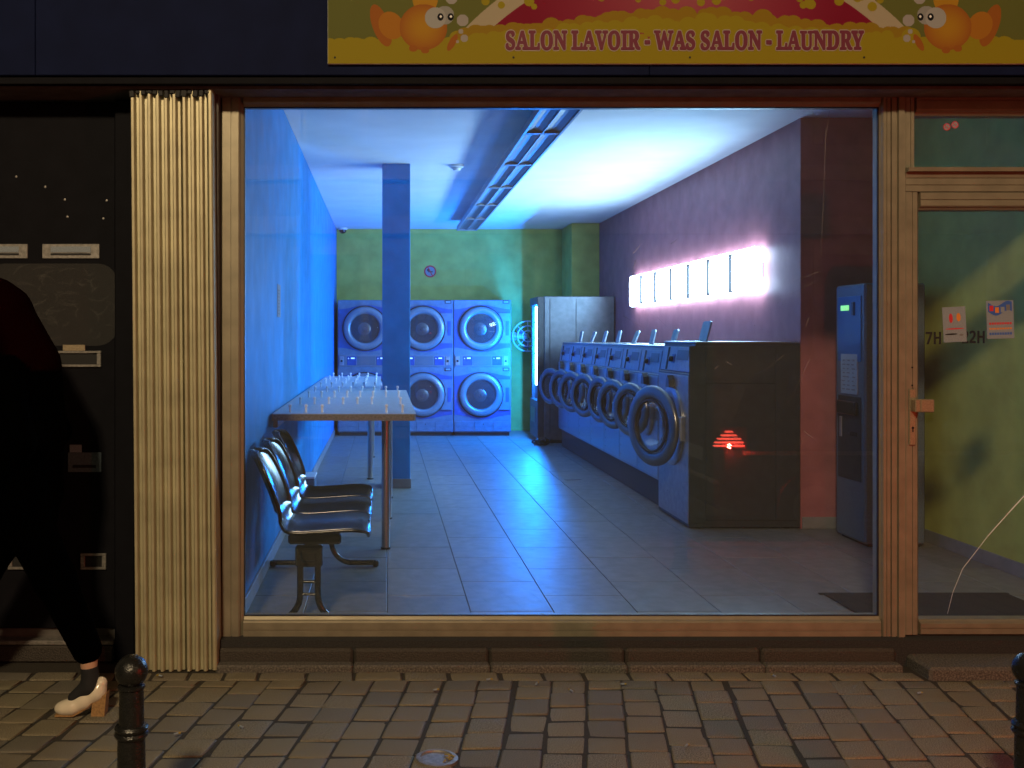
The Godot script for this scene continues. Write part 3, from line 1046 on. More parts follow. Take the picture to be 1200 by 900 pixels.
# ---------------------------------------------------------------- the printed sign
func build_sign() -> void:
	var W := 1680
	var H := 424            # two pixels for each 1/265 m
	var im := Image.create(W, H, false, Image.FORMAT_RGB8)
	var olive := Color(0.34, 0.35, 0.17)
	var foam := Color(0.51, 0.46, 0.10)
	var foam2 := Color(0.50, 0.40, 0.10)
	var band := Color(0.58, 0.54, 0.46)
	var mag := Color(0.43, 0.06, 0.16)
	var pink := Color(0.56, 0.30, 0.33)
	var cx := W / 2.0
	for y in H:
		for x in W:
			var u := absf(x - cx) / 2.0
			var v := (H - y) / 2.0
			var r := Vector2(u, v + 211.0).length()
			var c := olive
			if r < 340.0:
				var k := clampf(1.0 - Vector2(u, (v - 90.0) * 1.4).length() / 190.0, 0.0, 1.0)
				c = mag.lerp(pink, k)
			elif r < 362.0:
				c = band
			im.set_pixel(x, y, c)
	# foam scallops
	var rg := RandomNumberGenerator.new()
	rg.seed = 11
	for pass_ in 2:
		for k in 110:
			var x := k * 8.0 + rg.randf_range(-3, 3)
			var u := absf(x - cx / 2.0)
			var top := 20.0
			if u < 275.0:
				top = 32.0 + 22.0 * (0.5 + 0.5 * cos(u / 275.0 * PI)) + rg.randf_range(-3, 3)
			if pass_ == 0:
				disc(im, x, top, rg.randf_range(8, 13), foam2 if u < 262.0 else foam)
			else:
				disc(im, x, top - rg.randf_range(6, 14), rg.randf_range(8, 12), foam)
	for k in 210:
		disc(im, k * 4.0, 9.0, 9.0, foam)
		disc(im, k * 4.0, 16.0, 7.0, foam)
	for k in 150:
		var x := rg.randf_range(180, 660)
		disc(im, x, rg.randf_range(14, 34), 8.0, foam)
	for k in 34:
		var a := rg.randf_range(-1, 1)
		disc(im, cx / 2.0 + a * 240.0, 56.0 + (1.0 - a * a) * 20.0 + rg.randf_range(-6, 26), rg.randf_range(3.5, 6.0), foam)
	# the two orange fish
	for side in [-1.0, 1.0]:
		var fx: float = cx / 2.0 + side * 308.0
		fish(im, fx, 43.0, -side)
	var tex := ImageTexture.create_from_image(im)
	var m := StandardMaterial3D.new()
	m.resource_name = "sign_print"
	m.albedo_texture = tex
	m.roughness = 0.7
	m.metallic_specular = 0.25
	var g := thing("shop_sign", "long yellow printed launderette sign with orange fish and foam, above the window", "sign", Vector3(1.333, 2.595, -4.548))
	var hw := 1.582
	var hh := 0.80
	var s := st()
	span(s, Vector3(-hw, 0, 0), Vector3(hw, hh, 0.018), 0.0015)
	part(g, "panel", s, M.white_plastic)
	s = SurfaceTool.new()
	s.begin(Mesh.PRIMITIVE_TRIANGLES)
	var q := [Vector3(-hw + 0.001, 0.001, 0.0188), Vector3(hw - 0.001, 0.001, 0.0188), Vector3(hw - 0.001, hh - 0.001, 0.0188), Vector3(-hw + 0.001, hh - 0.001, 0.0188)]
	var uv := [Vector2(0, 1), Vector2(1, 1), Vector2(1, 0), Vector2(0, 0)]
	for i in [0, 2, 1, 0, 3, 2]:
		s.set_normal(Vector3.BACK)
		s.set_uv(uv[i])
		s.add_vertex(q[i])
	mpart(g, "print", s.commit(), m)
	# lettering
	mat("sign_letter", lin(0.12, 0.008, 0.03), 0.7)
	mat("sign_outline", lin(0.30, 0.24, 0.22), 0.7)
	var words := ["SALON LAVOIR - WAS SALON - LAUNDRY"]
	var tm := text_mesh(words[0], "Droid Serif", 700, 0.060, 0.0006)
	var sx := 1.580 / tm.get_aabb().size.x
	var o := mpart(g, "lettering", fat_text(tm, 0.0028, 10), M.sign_letter)
	o.position = Vector3(-0.004, 0.102, 0.0225)
	o.scale = Vector3(sx, 1.32, 1.0)
	o = mpart(g, "letter_outline", fat_text(tm, 0.0062, 12), M.sign_outline)
	o.position = Vector3(-0.004, 0.102, 0.0204)
	o.scale = Vector3(sx, 1.32, 1.0)
	for k in [-1.55, -0.76, 0.02, 0.79, 1.55]:
		s = st()
		lathe(s, [Vector2(0.005, 0.0), Vector2(0.0045, 0.002), Vector2(0.0, 0.003)], Vector3(k, 0.028, 0.019), Basis(Vector3(1, 0, 0), Vector3(0, 0, 1), Vector3(0, -1, 0)), 10)
		part(g, "screw", s, M.slot_dark)

# lettering cut fatter: the same word laid a hair to every side
func fat_text(tm: TextMesh, by: float, n: int) -> ArrayMesh:
	var s := SurfaceTool.new()
	var am := ArrayMesh.new()
	am.add_surface_from_arrays(Mesh.PRIMITIVE_TRIANGLES, tm.get_mesh_arrays())
	s.append_from(am, 0, Transform3D())
	for k in n:
		var a := TAU * k / n
		s.append_from(am, 0, Transform3D(Basis(), Vector3(cos(a) * by, sin(a) * by, -0.00006 * (k + 1))))
	return s.commit()

func disc(im: Image, x: float, v: float, r: float, c: Color) -> void:
	oval(im, x, v, r, r, c)

# x, v in sign units (v up from the lower edge)
func oval(im: Image, x: float, v: float, rx: float, rv: float, c: Color, tilt := 0.0, c2 := Color(0, 0, 0, 0)) -> void:
	var H := im.get_height()
	var W := im.get_width()
	var R := maxf(rx, rv)
	var ct := cos(tilt)
	var sn := sin(tilt)
	for iy in range(maxi(0, int(H - (v + R) * 2.0) - 1), mini(H, int(H - (v - R) * 2.0) + 2)):
		for ix in range(maxi(0, int((x - R) * 2.0) - 1), mini(W, int((x + R) * 2.0) + 2)):
			var du := ix / 2.0 - x
			var dv := (H - iy) / 2.0 - v
			var a := (du * ct + dv * sn) / rx
			var b := (-du * sn + dv * ct) / rv
			var e := a * a + b * b
			if e < 1.0:
				im.set_pixel(ix, iy, c if c2.a == 0.0 else c2.lerp(c, e))

func fish(im: Image, x: float, v: float, dirx: float) -> void:
	# dirx = +1: the fish looks towards +x
	var org := Color(0.58, 0.38, 0.12)
	var dk := Color(0.53, 0.31, 0.12)
	var lt := Color(0.60, 0.44, 0.12)
	oval(im, x - dirx * 50.0, v + 2.0, 10.0, 26.0, dk, dirx * 0.35)
	oval(im, x - dirx * 38.0, v + 2.0, 14.0, 17.0, org, dirx * 0.5)
	oval(im, x + dirx * 2.0, v + 34.0, 15.0, 19.0, lt)
	oval(im, x, v, 28.0, 27.0, dk, 0.0, lt)
	oval(im, x - dirx * 12.0, v - 25.0, 5.0, 4.0, dk)
	oval(im, x + dirx * 2.0, v - 27.0, 5.0, 4.0, dk)
	oval(im, x + dirx * 34.0, v - 18.0, 4.0, 11.0, dk, -dirx * 0.5)
	oval(im, x + dirx * 25.0, v + 14.0, 11.0, 11.0, Color(0.50, 0.50, 0.50))
	oval(im, x + dirx * 14.0, v + 11.0, 12.5, 12.5, Color(0.55, 0.55, 0.55))
	oval(im, x + dirx * 20.0, v + 12.0, 3.6, 4.2, Color(0.05, 0.05, 0.08))
	oval(im, x + dirx * 32.0, v + 12.0, 3.6, 4.2, Color(0.05, 0.05, 0.08))
	oval(im, x + dirx * 20.3, v + 12.5, 1.4, 1.6, Color(0.85, 0.85, 0.85))
	oval(im, x + dirx * 32.3, v + 12.5, 1.4, 1.6, Color(0.85, 0.85, 0.85))
	var pale := Color(0.54, 0.52, 0.52)
	oval(im, x + dirx * 46.0, v + 8.0, 7.0, 7.0, pale)
	oval(im, x + dirx * 44.0, v - 5.0, 3.0, 3.0, pale)
	oval(im, x + dirx * 48.0, v - 13.0, 4.5, 4.5, pale)
	oval(im, x + dirx * 40.0, v - 17.0, 2.0, 2.0, pale)
	oval(im, x + dirx * 33.0, v + 34.0, 7.0, 7.0, pale)

# ---------------------------------------------------------------- black entrance panel with letter slots
func build_entrance_panel() -> void:
	var z := -4.80
	var e := thing("entrance_panel", "black painted entrance panel with letter slots, left of the pillar", "door", Vector3(0, PV, z))
	var s := st()
	span(s, Vector3(-2.6, 0.14, -0.02), Vector3(-1.26, 2.61, 0.0), 0.004)
	part(e, "leaf", s, M.black_paint)
	s = st()
	span(s, Vector3(-1.255, 0.0, -0.02), Vector3(-1.165, 2.61, 0.03), 0.004)
	part(e, "jamb", s, M.black_paint)
	s = st()
	span(s, Vector3(-2.6, 0.0, -0.02), Vector3(-1.257, 0.075, 0.06), 0.006)
	part(e, "threshold", s, M.plinth_stone)
	s = st()
	span(s, Vector3(-2.6, 0.077, -0.02), Vector3(-1.257, 0.097, 0.05), 0.003)
	part(e, "sill_strip", s, M.dull_metal)
	var f := func(px: float, py: float) -> Vector3: return Vector3((px - 450.0) / 250.0, 1.39 + (394.0 - py) / 250.0 - PV, 0.0)
	# letter plates: [x0, y0, x1, y1] measured on the panel, open slot or not
	var sl := [[-34, 286, 33, 303, 1], [50, 286, 117, 303, 1], [60, 411, 119, 430, 0], [80, 530, 119, 553, 2], [95, 648, 125, 667, 0], [10, 648, 40, 667, 0]]
	var names := ["aluminium letter plate highest at the left edge", "aluminium letter plate highest on the black panel beside the pillar", "", "", "", ""]
	for k in sl:
		var a: Vector3 = f.call(k[0], k[3])
		var b: Vector3 = f.call(k[2], k[1])
		var w := b.x - a.x
		var h := b.y - a.y
		s = st()
		if k[4] == 0:
			span(s, Vector3(a.x, a.y, 0.001), Vector3(b.x, a.y + 0.012, 0.012), 0.002)
			span(s, Vector3(a.x, b.y - 0.012, 0.001), Vector3(b.x, b.y, 0.012), 0.002)
			span(s, Vector3(a.x, a.y + 0.0125, 0.001), Vector3(a.x + 0.02, b.y - 0.0125, 0.012), 0.002)
			span(s, Vector3(b.x - 0.02, a.y + 0.0125, 0.001), Vector3(b.x, b.y - 0.0125, 0.012), 0.002)
		else:
			span(s, Vector3(a.x, a.y, 0.001), Vector3(b.x, b.y, 0.008), 0.002)
		var pl := part(e, "letter_plate", s, M.dull_metal if k[4] != 2 else M.kiosk_grey)
		s = st()
		if k[4] == 0:
			span(s, Vector3(a.x + 0.02, a.y + 0.012, 0.0005), Vector3(b.x - 0.02, b.y - 0.012, 0.002), 0.0)
		else:
			span(s, Vector3(a.x + w * 0.15, a.y + h * 0.22, 0.0085), Vector3(b.x - w * 0.15, a.y + h * 0.36, 0.011), 0.001)
		part(pl, "slot", s, M.slot_dark)
		if k[4] == 1:
			s = st()
			span(s, Vector3(a.x + w * 0.15, a.y + h * 0.42, 0.0085), Vector3(b.x - w * 0.15, a.y + h * 0.82, 0.0105), 0.001)
			part(pl, "name_strip", s, M.paper)
	for k in [[74, 404, 100, 411, "brass"], [82, 521, 96, 530, "paper"]]:
		s = st()
		span(s, f.call(k[0], k[3]) + Vector3(0, 0, 0.001), f.call(k[2], k[1]) + Vector3(0, 0, 0.006), 0.001)
		part(e, "name_label", s, M[k[4]])
	# screw heads
	for k in [[19, 207], [53, 219], [76, 234], [125, 235], [79, 254], [121, 256]]:
		s = st()
		lathe(s, [Vector2(0.006, 0.0), Vector2(0.005, 0.002), Vector2(0.0, 0.003)], f.call(k[0], k[1]), Basis(Vector3(1, 0, 0), Vector3(0, 0, 1), Vector3(0, -1, 0)), 10)
		part(e, "screw", s, M.dull_metal)
	# chalky wiped residue
	s = st()
	var rg := RandomNumberGenerator.new()
	rg.seed = 5
	var chalk := mat("chalk", lin(0.30, 0.29, 0.27), 0.95)
	chalk.transparency = BaseMaterial3D.TRANSPARENCY_ALPHA
	chalk.albedo_color.a = 0.045
	var base: Vector3 = f.call(60, 357)
	prism(s, rounded(0.62, 0.385, 0.09), base + Vector3(0, 0, 0.0008), Vector3.RIGHT, Vector3.UP, Vector3.BACK, 0.0, 0.0002)
	part(e, "wiped_patch", s, chalk)
	s = st()
	for k in 80:
		var c := base + Vector3(rg.randf_range(-0.26, 0.26), rg.randf_range(-0.16, 0.16), 0.0014 + k * 0.00001)
		var a0 := rg.randf_range(0, TAU)
		var r0 := rg.randf_range(0.02, 0.09)
		var pts := []
		for j in 9:
			var a := a0 + j * 0.16
			pts.append(c + Vector3(cos(a), sin(a) * 0.6, 0) * r0)
		for j in 8:
			var n1: Vector3 = (pts[j] - c).normalized() * (0.002 + 0.006 * sin(j * 0.39) * rg.randf())
			quad(s, pts[j] - n1, pts[j] + n1, pts[j + 1] + n1, pts[j + 1] - n1, c + Vector3(0, 0, -1))
	var sm := part(e, "wipe_marks", s, chalk)
	sm.set_meta("kind", "stuff")

# ---------------------------------------------------------------- lamps
func build_wall_lamps() -> void:
	glow("panel_glow", lin(0.50, 0.72, 1.0), 28.0)
	var n := 7
	var w := 0.585
	var h := 0.36
	var words := ["nearest the street", "second from the street", "third from the street", "in the middle of the row", "third from the back wall", "second from the back wall", "nearest the back wall"]
	for k in n:
		var z := -8.05 - 0.6 * (k + 0.5)
		var l := thing("wall_lamp", "glowing white lamp panel on the maroon wall, " + words[k], "lamp", Vector3(XR - 0.001, 1.92, z), "row of lamp panels on the maroon wall")
		var s := st()
		bx(s, Vector3(-0.022, 0, 0), Vector3(0.043, h * 0.34, w * 0.8), 0.002)
		part(l, "housing", s, M.fixture_metal)
		if k > 0:
			s = st()
			bx(s, Vector3(-0.050, 0, 0.3), Vector3(0.099, h * 0.92, 0.011), 0.002)
			part(l, "divider", s, M.slot_dark)
		s = st()
		prism(s, rounded(w, h, 0.07, 6), Vector3(-0.044, 0, 0), Vector3.BACK, Vector3.UP, Vector3.LEFT, 0.0, 0.03)
		part(l, "lamp_diffuser", s, M.panel_glow)
		var a := AreaLight3D.new()
		a.name = "lamp_light"
		a.area_size = Vector2(w * 0.84, h * 0.80)
		a.light_color = lin(0.19, 0.60, 1.0)
		a.light_energy = 2.0
		a.area_range = 30.0
		a.shadow_enabled = true
		a.position = Vector3(-0.077, 0, 0)
		a.rotation = Vector3(0, PI / 2, 0)
		l.add_child(a)

func build_ceiling_fixtures() -> void:
	var words := ["nearest the street", "second from the street", "third from the street", "third from the back wall", "second from the back wall", "nearest the back wall"]
	for k in 6:
		var z0 := -13.93 + 1.33 * (5 - k)
		var t := thing("ceiling_light", "unlit twin tube light hung under the ceiling, " + words[k], "ceiling light", Vector3(1.125, CEIL - 0.145, z0), "row of unlit ceiling lights")
		var L := 1.325
		var s := st()
		span(s, Vector3(-0.11, 0.030, 0.003), Vector3(0.11, 0.085, L), 0.006)
		part(t, "housing", s, M.fixture_metal)
		for sx in [-1, 1]:
			s = st()
			prism(s, PackedVector2Array([Vector2(sx * 0.136, 0.0), Vector2(sx * 0.136, 0.06), Vector2(sx * 0.111, 0.07), Vector2(sx * 0.111, 0.055), Vector2(sx * 0.120, 0.05), Vector2(sx * 0.120, 0.0)]), Vector3.ZERO, Vector3.RIGHT, Vector3.UP, Vector3.BACK, 0.003, L)
			part(t, "side_rail", s, M.fixture_metal)
			s = st()
			prism(s, PackedVector2Array([Vector2(sx * 0.008, 0.012), Vector2(sx * 0.05, 0.026), Vector2(sx * 0.075, 0.026), Vector2(sx * 0.118, 0.010), Vector2(sx * 0.118, 0.014), Vector2(sx * 0.075, 0.0295), Vector2(sx * 0.05, 0.0295), Vector2(sx * 0.008, 0.016)]), Vector3.ZERO, Vector3.RIGHT, Vector3.UP, Vector3.BACK, 0.03, L - 0.03)
			part(t, "louvre", s, M.reflector)
		s = st()
		bx(s, Vector3(0, 0.010, L / 2), Vector3(0.012, 0.014, L - 0.06), 0.003)
		part(t, "centre_bar", s, M.fixture_metal)
		for zz in [0.0165, L - 0.0145]:
			s = st()
			bx(s, Vector3(0, 0.016, zz), Vector3(0.238, 0.028, 0.022), 0.003)
			part(t, "end_bar", s, M.fixture_metal)
		for zz in [0.25, 1.08]:
			s = st()
			tube(s, [Vector3(0, 0.084, zz), Vector3(0, 0.1445, zz)], 0.006, 8)
			part(t, "hanger", s, M.fixture_metal)

# ---------------------------------------------------------------- dryers
func build_dryers() -> void:
	glow("display_glow", lin(0.15, 0.3, 1.0), 3.0)
	var proto := make_dryer()
	var words := ["stacked pair of blue dryers against the blue wall, half behind the column", "stacked pair of blue dryers in the middle of the back wall", "stacked pair of blue dryers nearest the vending machine"]
	for k in 3:
		var d := proto if k == 0 else copy(proto, words[k])
		d.set_meta("label", words[k])
		d.position = Vector3(-0.245 + k * 0.808, 0, -14.28)

func make_dryer() -> Node3D:
	# origin: middle of the foot of the front face; front looks along +z
	var t := thing("stacked_dryer", "stacked pair of blue dryers", "dryer", Vector3.ZERO, "stacked dryers along the back wall")
	var W := 0.80
	var s := st()
	span(s, Vector3(-W / 2, 0.05, -0.80), Vector3(W / 2, 1.895, 0.0), 0.006)
	part(t, "cabinet", s, M.dryer_body)
	s = st()
	span(s, Vector3(-W / 2 + 0.02, 0.001, -0.78), Vector3(W / 2 - 0.02, 0.049, -0.03), 0.003)
	part(t, "plinth", s, M.rubber)
	for r in 2:
		var cy: float = [0.575, 1.50][r]
		var y0: float = [0.235, 1.17][r]
		var y1: float = [0.90, 1.83][r]
		# the wavy blue field round the door
		var poly := PackedVector2Array()
		for k in 17:
			var x := -0.39 + 0.78 * k / 16.0
			poly.append(Vector2(x, y1 - 0.035 + 0.03 * cos(x / 0.39 * PI)))
		for k in 17:
			var x := 0.39 - 0.78 * k / 16.0
			poly.append(Vector2(x, y0 + 0.03 - 0.03 * cos(x / 0.39 * PI)))
		s = st()
		prism(s, poly, Vector3.ZERO, Vector3.RIGHT, Vector3.UP, Vector3.BACK, 0.001, 0.005)
		part(t, "blue_field", s, M.dryer_blue)
		# door
		var ax := Basis(Vector3(1, 0, 0), Vector3(0, 0, 1), Vector3(0, -1, 0))
		var c := Vector3(-0.02, cy, 0.0)
		s = st()
		lathe(s, [Vector2(0.302, 0.006), Vector2(0.318, 0.006), Vector2(0.318, 0.016), Vector2(0.302, 0.016), Vector2(0.302, 0.006)], c, ax, 48)
		part(t, "door_seal", s, M.rubber)
		s = st()
		lathe(s, [Vector2(0.200, 0.006), Vector2(0.300, 0.006), Vector2(0.300, 0.030), Vector2(0.285, 0.045), Vector2(0.240, 0.05), Vector2(0.215, 0.042), Vector2(0.203, 0.02), Vector2(0.200, 0.006)], c, ax, 48, 50.0)
		var door := part(t, "door", s, M.dryer_ring)
		s = st()
		lathe(s, [Vector2(0.0, 0.008), Vector2(0.203, 0.0085)], c, ax, 40)
		part(door, "drum", s, M.drum_dark)
		s = st()
		lathe(s, [Vector2(0.09, 0.0095), Vector2(0.075, 0.016), Vector2(0.03, 0.018), Vector2(0.022, 0.026), Vector2(0.0, 0.027)], c + Vector3(-0.01, -0.01, 0), ax, 28)
		part(door, "drum_hub", s, M.drum_steel)
		s = st()
		lathe(s, [Vector2(0.210, 0.030), Vector2(0.14, 0.038), Vector2(0.07, 0.041), Vector2(0.0, 0.042)], c, ax, 40)
		part(door, "door_glass", s, M.porthole_glass)
		# grip plate at the right
		s = st()
		prism(s, PackedVector2Array([Vector2(0.225, cy - 0.21), Vector2(0.385, cy - 0.21), Vector2(0.385, cy + 0.21), Vector2(0.225, cy + 0.21), Vector2(0.275, cy + 0.12), Vector2(0.295, cy), Vector2(0.275, cy - 0.12)]), Vector3.ZERO, Vector3.RIGHT, Vector3.UP, Vector3.BACK, 0.0055, 0.028)
		var grip := part(t, "grip_plate", s, M.dryer_body)
		s = st()
		bx(s, Vector3(0.345, cy, 0.03), Vector3(0.045, 0.20, 0.006), 0.002)
		part(grip, "recess", s, M.dryer_blue)
	# control strip between the two machines
	s = st()
	span(s, Vector3(-0.385, 0.965, 0.001), Vector3(0.385, 1.13, 0.012), 0.003)
	var cp := part(t, "control_panel", s, M.pale_panel)
	for k in 2:
		var x0: float = [-0.27, 0.14][k]
		s = st()
		span(s, Vector3(x0, 0.985, 0.0125), Vector3(x0 + 0.13, 1.11, 0.017), 0.002)
		part(cp, "keypad", s, M.dryer_blue)
		s = st()
		span(s, Vector3(x0 + 0.055, 1.075, 0.0175), Vector3(x0 + 0.105, 1.092, 0.021), 0.001)
		part(cp, "display", s, M.display_glow)
		s = st()
		span(s, Vector3(x0 + 0.015, 1.075, 0.0175), Vector3(x0 + 0.026, 1.086, 0.021), 0.001)
		part(cp, "led", s, M.display_glow)
	for k in 2:
		var xx: float = [-0.345, 0.325][k]
		s = st()
		span(s, Vector3(xx - 0.03, 0.985, 0.0125), Vector3(xx + 0.03, 1.11, 0.018), 0.003)
		part(cp, "coin_plate", s, M.stainless_dull)
		s = st()
		lathe(s, [Vector2(0.016, 0.0), Vector2(0.014, 0.008), Vector2(0.0, 0.009)], Vector3(xx, 1.045, 0.0185), Basis(Vector3(1, 0, 0), Vector3(0, 0, 1), Vector3(0, -1, 0)), 14)
		part(cp, "coin_slot", s, M.slot_dark)
	s = st()
	span(s, Vector3(-0.125, 0.985, 0.0125), Vector3(0.125, 1.11, 0.0155), 0.002)
	part(cp, "notice_plate", s, M.kiosk_grey)
	s = st()
	for k in 7:
		bx(s, Vector3(rng.randf_range(-0.08, 0.08), 1.0 + k * 0.014, 0.0162), Vector3(rng.randf_range(0.04, 0.12), 0.005, 0.0006), 0.0)
	part(cp, "small_print", s, M.print_grey)
	# number plates
	for k in 2:
		s = st()
		var yy: float = [0.905, 1.845][k]
		span(s, Vector3(0.285, yy, 0.0062), Vector3(0.375, yy + 0.045, 0.010), 0.002)
		var np := part(t, "number_plate", s, M.black_plastic)
		s = st()
		span(s, Vector3(0.297, yy + 0.010, 0.0105), Vector3(0.363, yy + 0.035, 0.0115), 0.0)
		part(np, "number_card", s, M.paper)
	# service flaps at the foot
	var xs := [-0.385, -0.115, 0.145, 0.385]
	for k in 3:
		s = st()
		span(s, Vector3(xs[k] + 0.003, 0.062, 0.001), Vector3(xs[k + 1] - 0.003, 0.20, 0.008), 0.003)
		part(t, "service_flap", s, M.dryer_body)
	s = st()
	lathe(s, [Vector2(0.008, 0.0), Vector2(0.007, 0.003), Vector2(0.0, 0.003)], Vector3(0.015, 0.165, 0.0085), Basis(Vector3(1, 0, 0), Vector3(0, 0, 1), Vector3(0, -1, 0)), 12)
	part(t, "flap_lock", s, M.slot_dark)
	return t

# ---------------------------------------------------------------- washing machines
func build_washers() -> void:
	# concrete base under the row
	var s := st()
	span(s, Vector3(2.245, 0.0, -12.93), Vector3(XR - 0.005, 0.235, -8.205), 0.008)
	var p := part(self, "machine_plinth", s, M.plinth_stone)
	tag(p, "long low dark concrete plinth under the row of washing machines", "plinth")
	var words := ["steel washing machine next to the large one", "second steel washing machine from the large one", "third steel washing machine from the large one", "steel washing machine in the middle of the row of seven", "third steel washing machine from the vending machine", "second steel washing machine from the vending machine", "steel washing machine nearest the vending machine"]
	var proto := make_washer("washing_machine", 0.665, 1.065, 0.78, 0.235, 0.78, false)
	for k in 7:
		var w := proto if k == 0 else copy(proto, words[k])
		w.set_meta("label", words[k] + ", door ajar")
		w.set_meta("group", "row of seven washing machines")
		w.position = Vector3(2.20, 0.236, -8.545 - k * 0.668)
		var lid: Node3D = w.get_node("soap_lid")
		lid.rotation.z = -0.28 + 0.1 * sin(k * 2.3)
		var dr: Node3D = w.get_node("door")
		dr.rotation.y = [0.44, 0.42, 0.30, 0.42, 0.46, 0.44, 0.50][k]
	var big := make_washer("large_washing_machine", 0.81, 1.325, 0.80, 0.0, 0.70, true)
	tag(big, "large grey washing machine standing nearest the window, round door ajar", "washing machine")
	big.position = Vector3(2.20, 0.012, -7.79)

# front looks along -x; origin: middle of the foot of the front
func make_washer(called: String, W: float, H: float, D: float, base: float, door_y: float, large: bool) -> Node3D:
	var t := thing(called, "steel washing machine", "washing machine")
	var s := st()
	var dy := door_y - base
	var R := 0.305 if large else 0.222
	# cabinet, with the upper front sloping back a little
	s = st()
	var fx := 0.0
	prism(s, PackedVector2Array([Vector2(fx, 0.0), Vector2(D, 0.0), Vector2(D, H), Vector2(0.05, H), Vector2(0.045, H - 0.02), Vector2(0.012, H - 0.215), Vector2(fx, H - 0.222)]), Vector3.ZERO, Vector3.RIGHT, Vector3.UP, Vector3.BACK, -W / 2 + 0.001, W / 2 - 0.001)
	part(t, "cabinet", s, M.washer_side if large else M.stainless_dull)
	s = st()
	span(s, Vector3(-0.005, 0.02, -W / 2 + 0.006), Vector3(-0.0005, H - 0.235, W / 2 - 0.006), 0.002)
	part(t, "front_panel", s, M.stainless if not large else M.stainless_dull)
	s = st()
	span(s, Vector3(0.04, H + 0.0005, -W / 2 + 0.002), Vector3(D, H + 0.014, W / 2 - 0.002), 0.004)
	part(t, "top_plate", s, M.stainless)
	# control panel on the slope
	var up := Vector3(0.033, 0.195, 0).normalized()
	var out := Vector3(-up.y, up.x, 0)
	var bs := Basis(out, up, out.cross(up))
	var pc := Vector3(0.0285, H - 0.118, 0) + out * 0.004
	s = st()
	bx(s, pc, Vector3(0.006, 0.185, W - 0.03), 0.002, bs)
	var cp := part(t, "control_panel", s, M.washer_panel)
	s = st()
	bx(s, pc + out * 0.0045 + bs * Vector3(0, 0, W * 0.27), Vector3(0.003, 0.175, 0.045), 0.001, bs)
	part(cp, "dark_strip", s, M.slot_dark)
	s = st()
	bx(s, pc + out * 0.005 + bs * Vector3(0, 0.0, W * 0.08), Vector3(0.004, 0.07, 0.08), 0.001, bs)
	part(cp, "coin_plate", s, M.dryer_blue)
	s = st()
	lathe(s, [Vector2(0.022, 0.0), Vector2(0.022, 0.02), Vector2(0.014, 0.03), Vector2(0.0, 0.031)], pc + out * 0.007 + bs * Vector3(0, -0.005, W * 0.10), Basis(up, out, up.cross(out)), 16)
	part(cp, "coin_knob", s, M.black_plastic)
	s = st()
	bx(s, pc + out * 0.0045 + bs * Vector3(0, 0.03, -W * 0.2), Vector3(0.003, 0.075, W * 0.36), 0.001, bs)
	part(cp, "programme_card", s, M.kiosk_grey)
	# porthole in the front
	var ax := Basis(Vector3(0, 1, 0), Vector3(-1, 0, 0), Vector3(0, 0, 1))
	s = st()
	lathe(s, [Vector2(R * 0.72, 0.006), Vector2(R * 0.98, 0.006), Vector2(R * 0.98, 0.02), Vector2(R * 0.90, 0.03), Vector2(R * 0.76, 0.03), Vector2(R * 0.72, 0.02), Vector2(R * 0.72, 0.006)], Vector3(0, dy, 0), ax, 40, 50.0)
	part(t, "porthole_rim", s, M.stainless)
	s = st()
	lathe(s, [Vector2(0.0, 0.0065), Vector2(R * 0.722, 0.0068)], Vector3(0, dy, 0), ax, 36)
	part(t, "drum_opening", s, M.drum_dark)
	# the door, hinged on the side nearer the street
	var door := Node3D.new()
	door.name = "door"
	t.add_child(door)
	door.position = Vector3(-0.034, dy, R * 1.02)
	door.rotation.y = 0.37
	var c := Vector3(-0.004, 0, -R * 1.0)
	s = st()
	var prof := [Vector2(R * 0.66, 0.0), Vector2(R * 0.94, 0.0), Vector2(R, 0.008), Vector2(R * 1.0, 0.026), Vector2(R * 0.95, 0.040), Vector2(R * 0.80, 0.045), Vector2(R * 0.70, 0.038), Vector2(R * 0.66, 0.022), Vector2(R * 0.66, 0.0)]
	lathe(s, prof, c, ax, 44, 60.0)
	part(door, "door_ring", s, M.door_ring)
	s = st()
	lathe(s, [Vector2(R * 0.66, 0.012), Vector2(R * 0.60, 0.030), Vector2(R * 0.50, 0.034), Vector2(R * 0.46, -0.02), Vector2(R * 0.40, -0.075), Vector2(R * 0.2, -0.092), Vector2(0.0, -0.095)], c, ax, 36, 60.0)
	part(door, "door_glass", s, M.porthole_glass)
	s = st()
	lathe(s, [Vector2(R * 0.60, 0.031), Vector2(R * 0.67, 0.034), Vector2(R * 0.67, 0.048), Vector2(R * 0.62, 0.050), Vector2(R * 0.60, 0.031)], c, ax, 36, 60.0)
	part(door, "glass_bead", s, M.rubber)
	s = st()
	bx(s, Vector3(-0.015, 0.0, -R * 2.02), Vector3(0.03, 0.10, 0.03), 0.008)
	part(door, "door_catch", s, M.chrome)
	s = st()
	bx(s, Vector3(0.004, 0, 0.01), Vector3(0.04, R * 0.6, 0.03), 0.006)
	part(door, "hinge", s, M.stainless_dull)
	# dark pointed door lock above the porthole
	s = st()
	prism(s, PackedVector2Array([Vector2(-0.05, 0.0), Vector2(0.05, 0.0), Vector2(0.03, 0.06), Vector2(0.0, 0.09), Vector2(-0.03, 0.06)]), Vector3(-0.006, dy + R * 0.96, 0.02), Vector3.BACK, Vector3.UP, Vector3.LEFT, 0.0, 0.045)
	part(t, "door_lock", s, M.black_plastic)
	# soap lid standing open on the top
	var n := 2 if large else 1
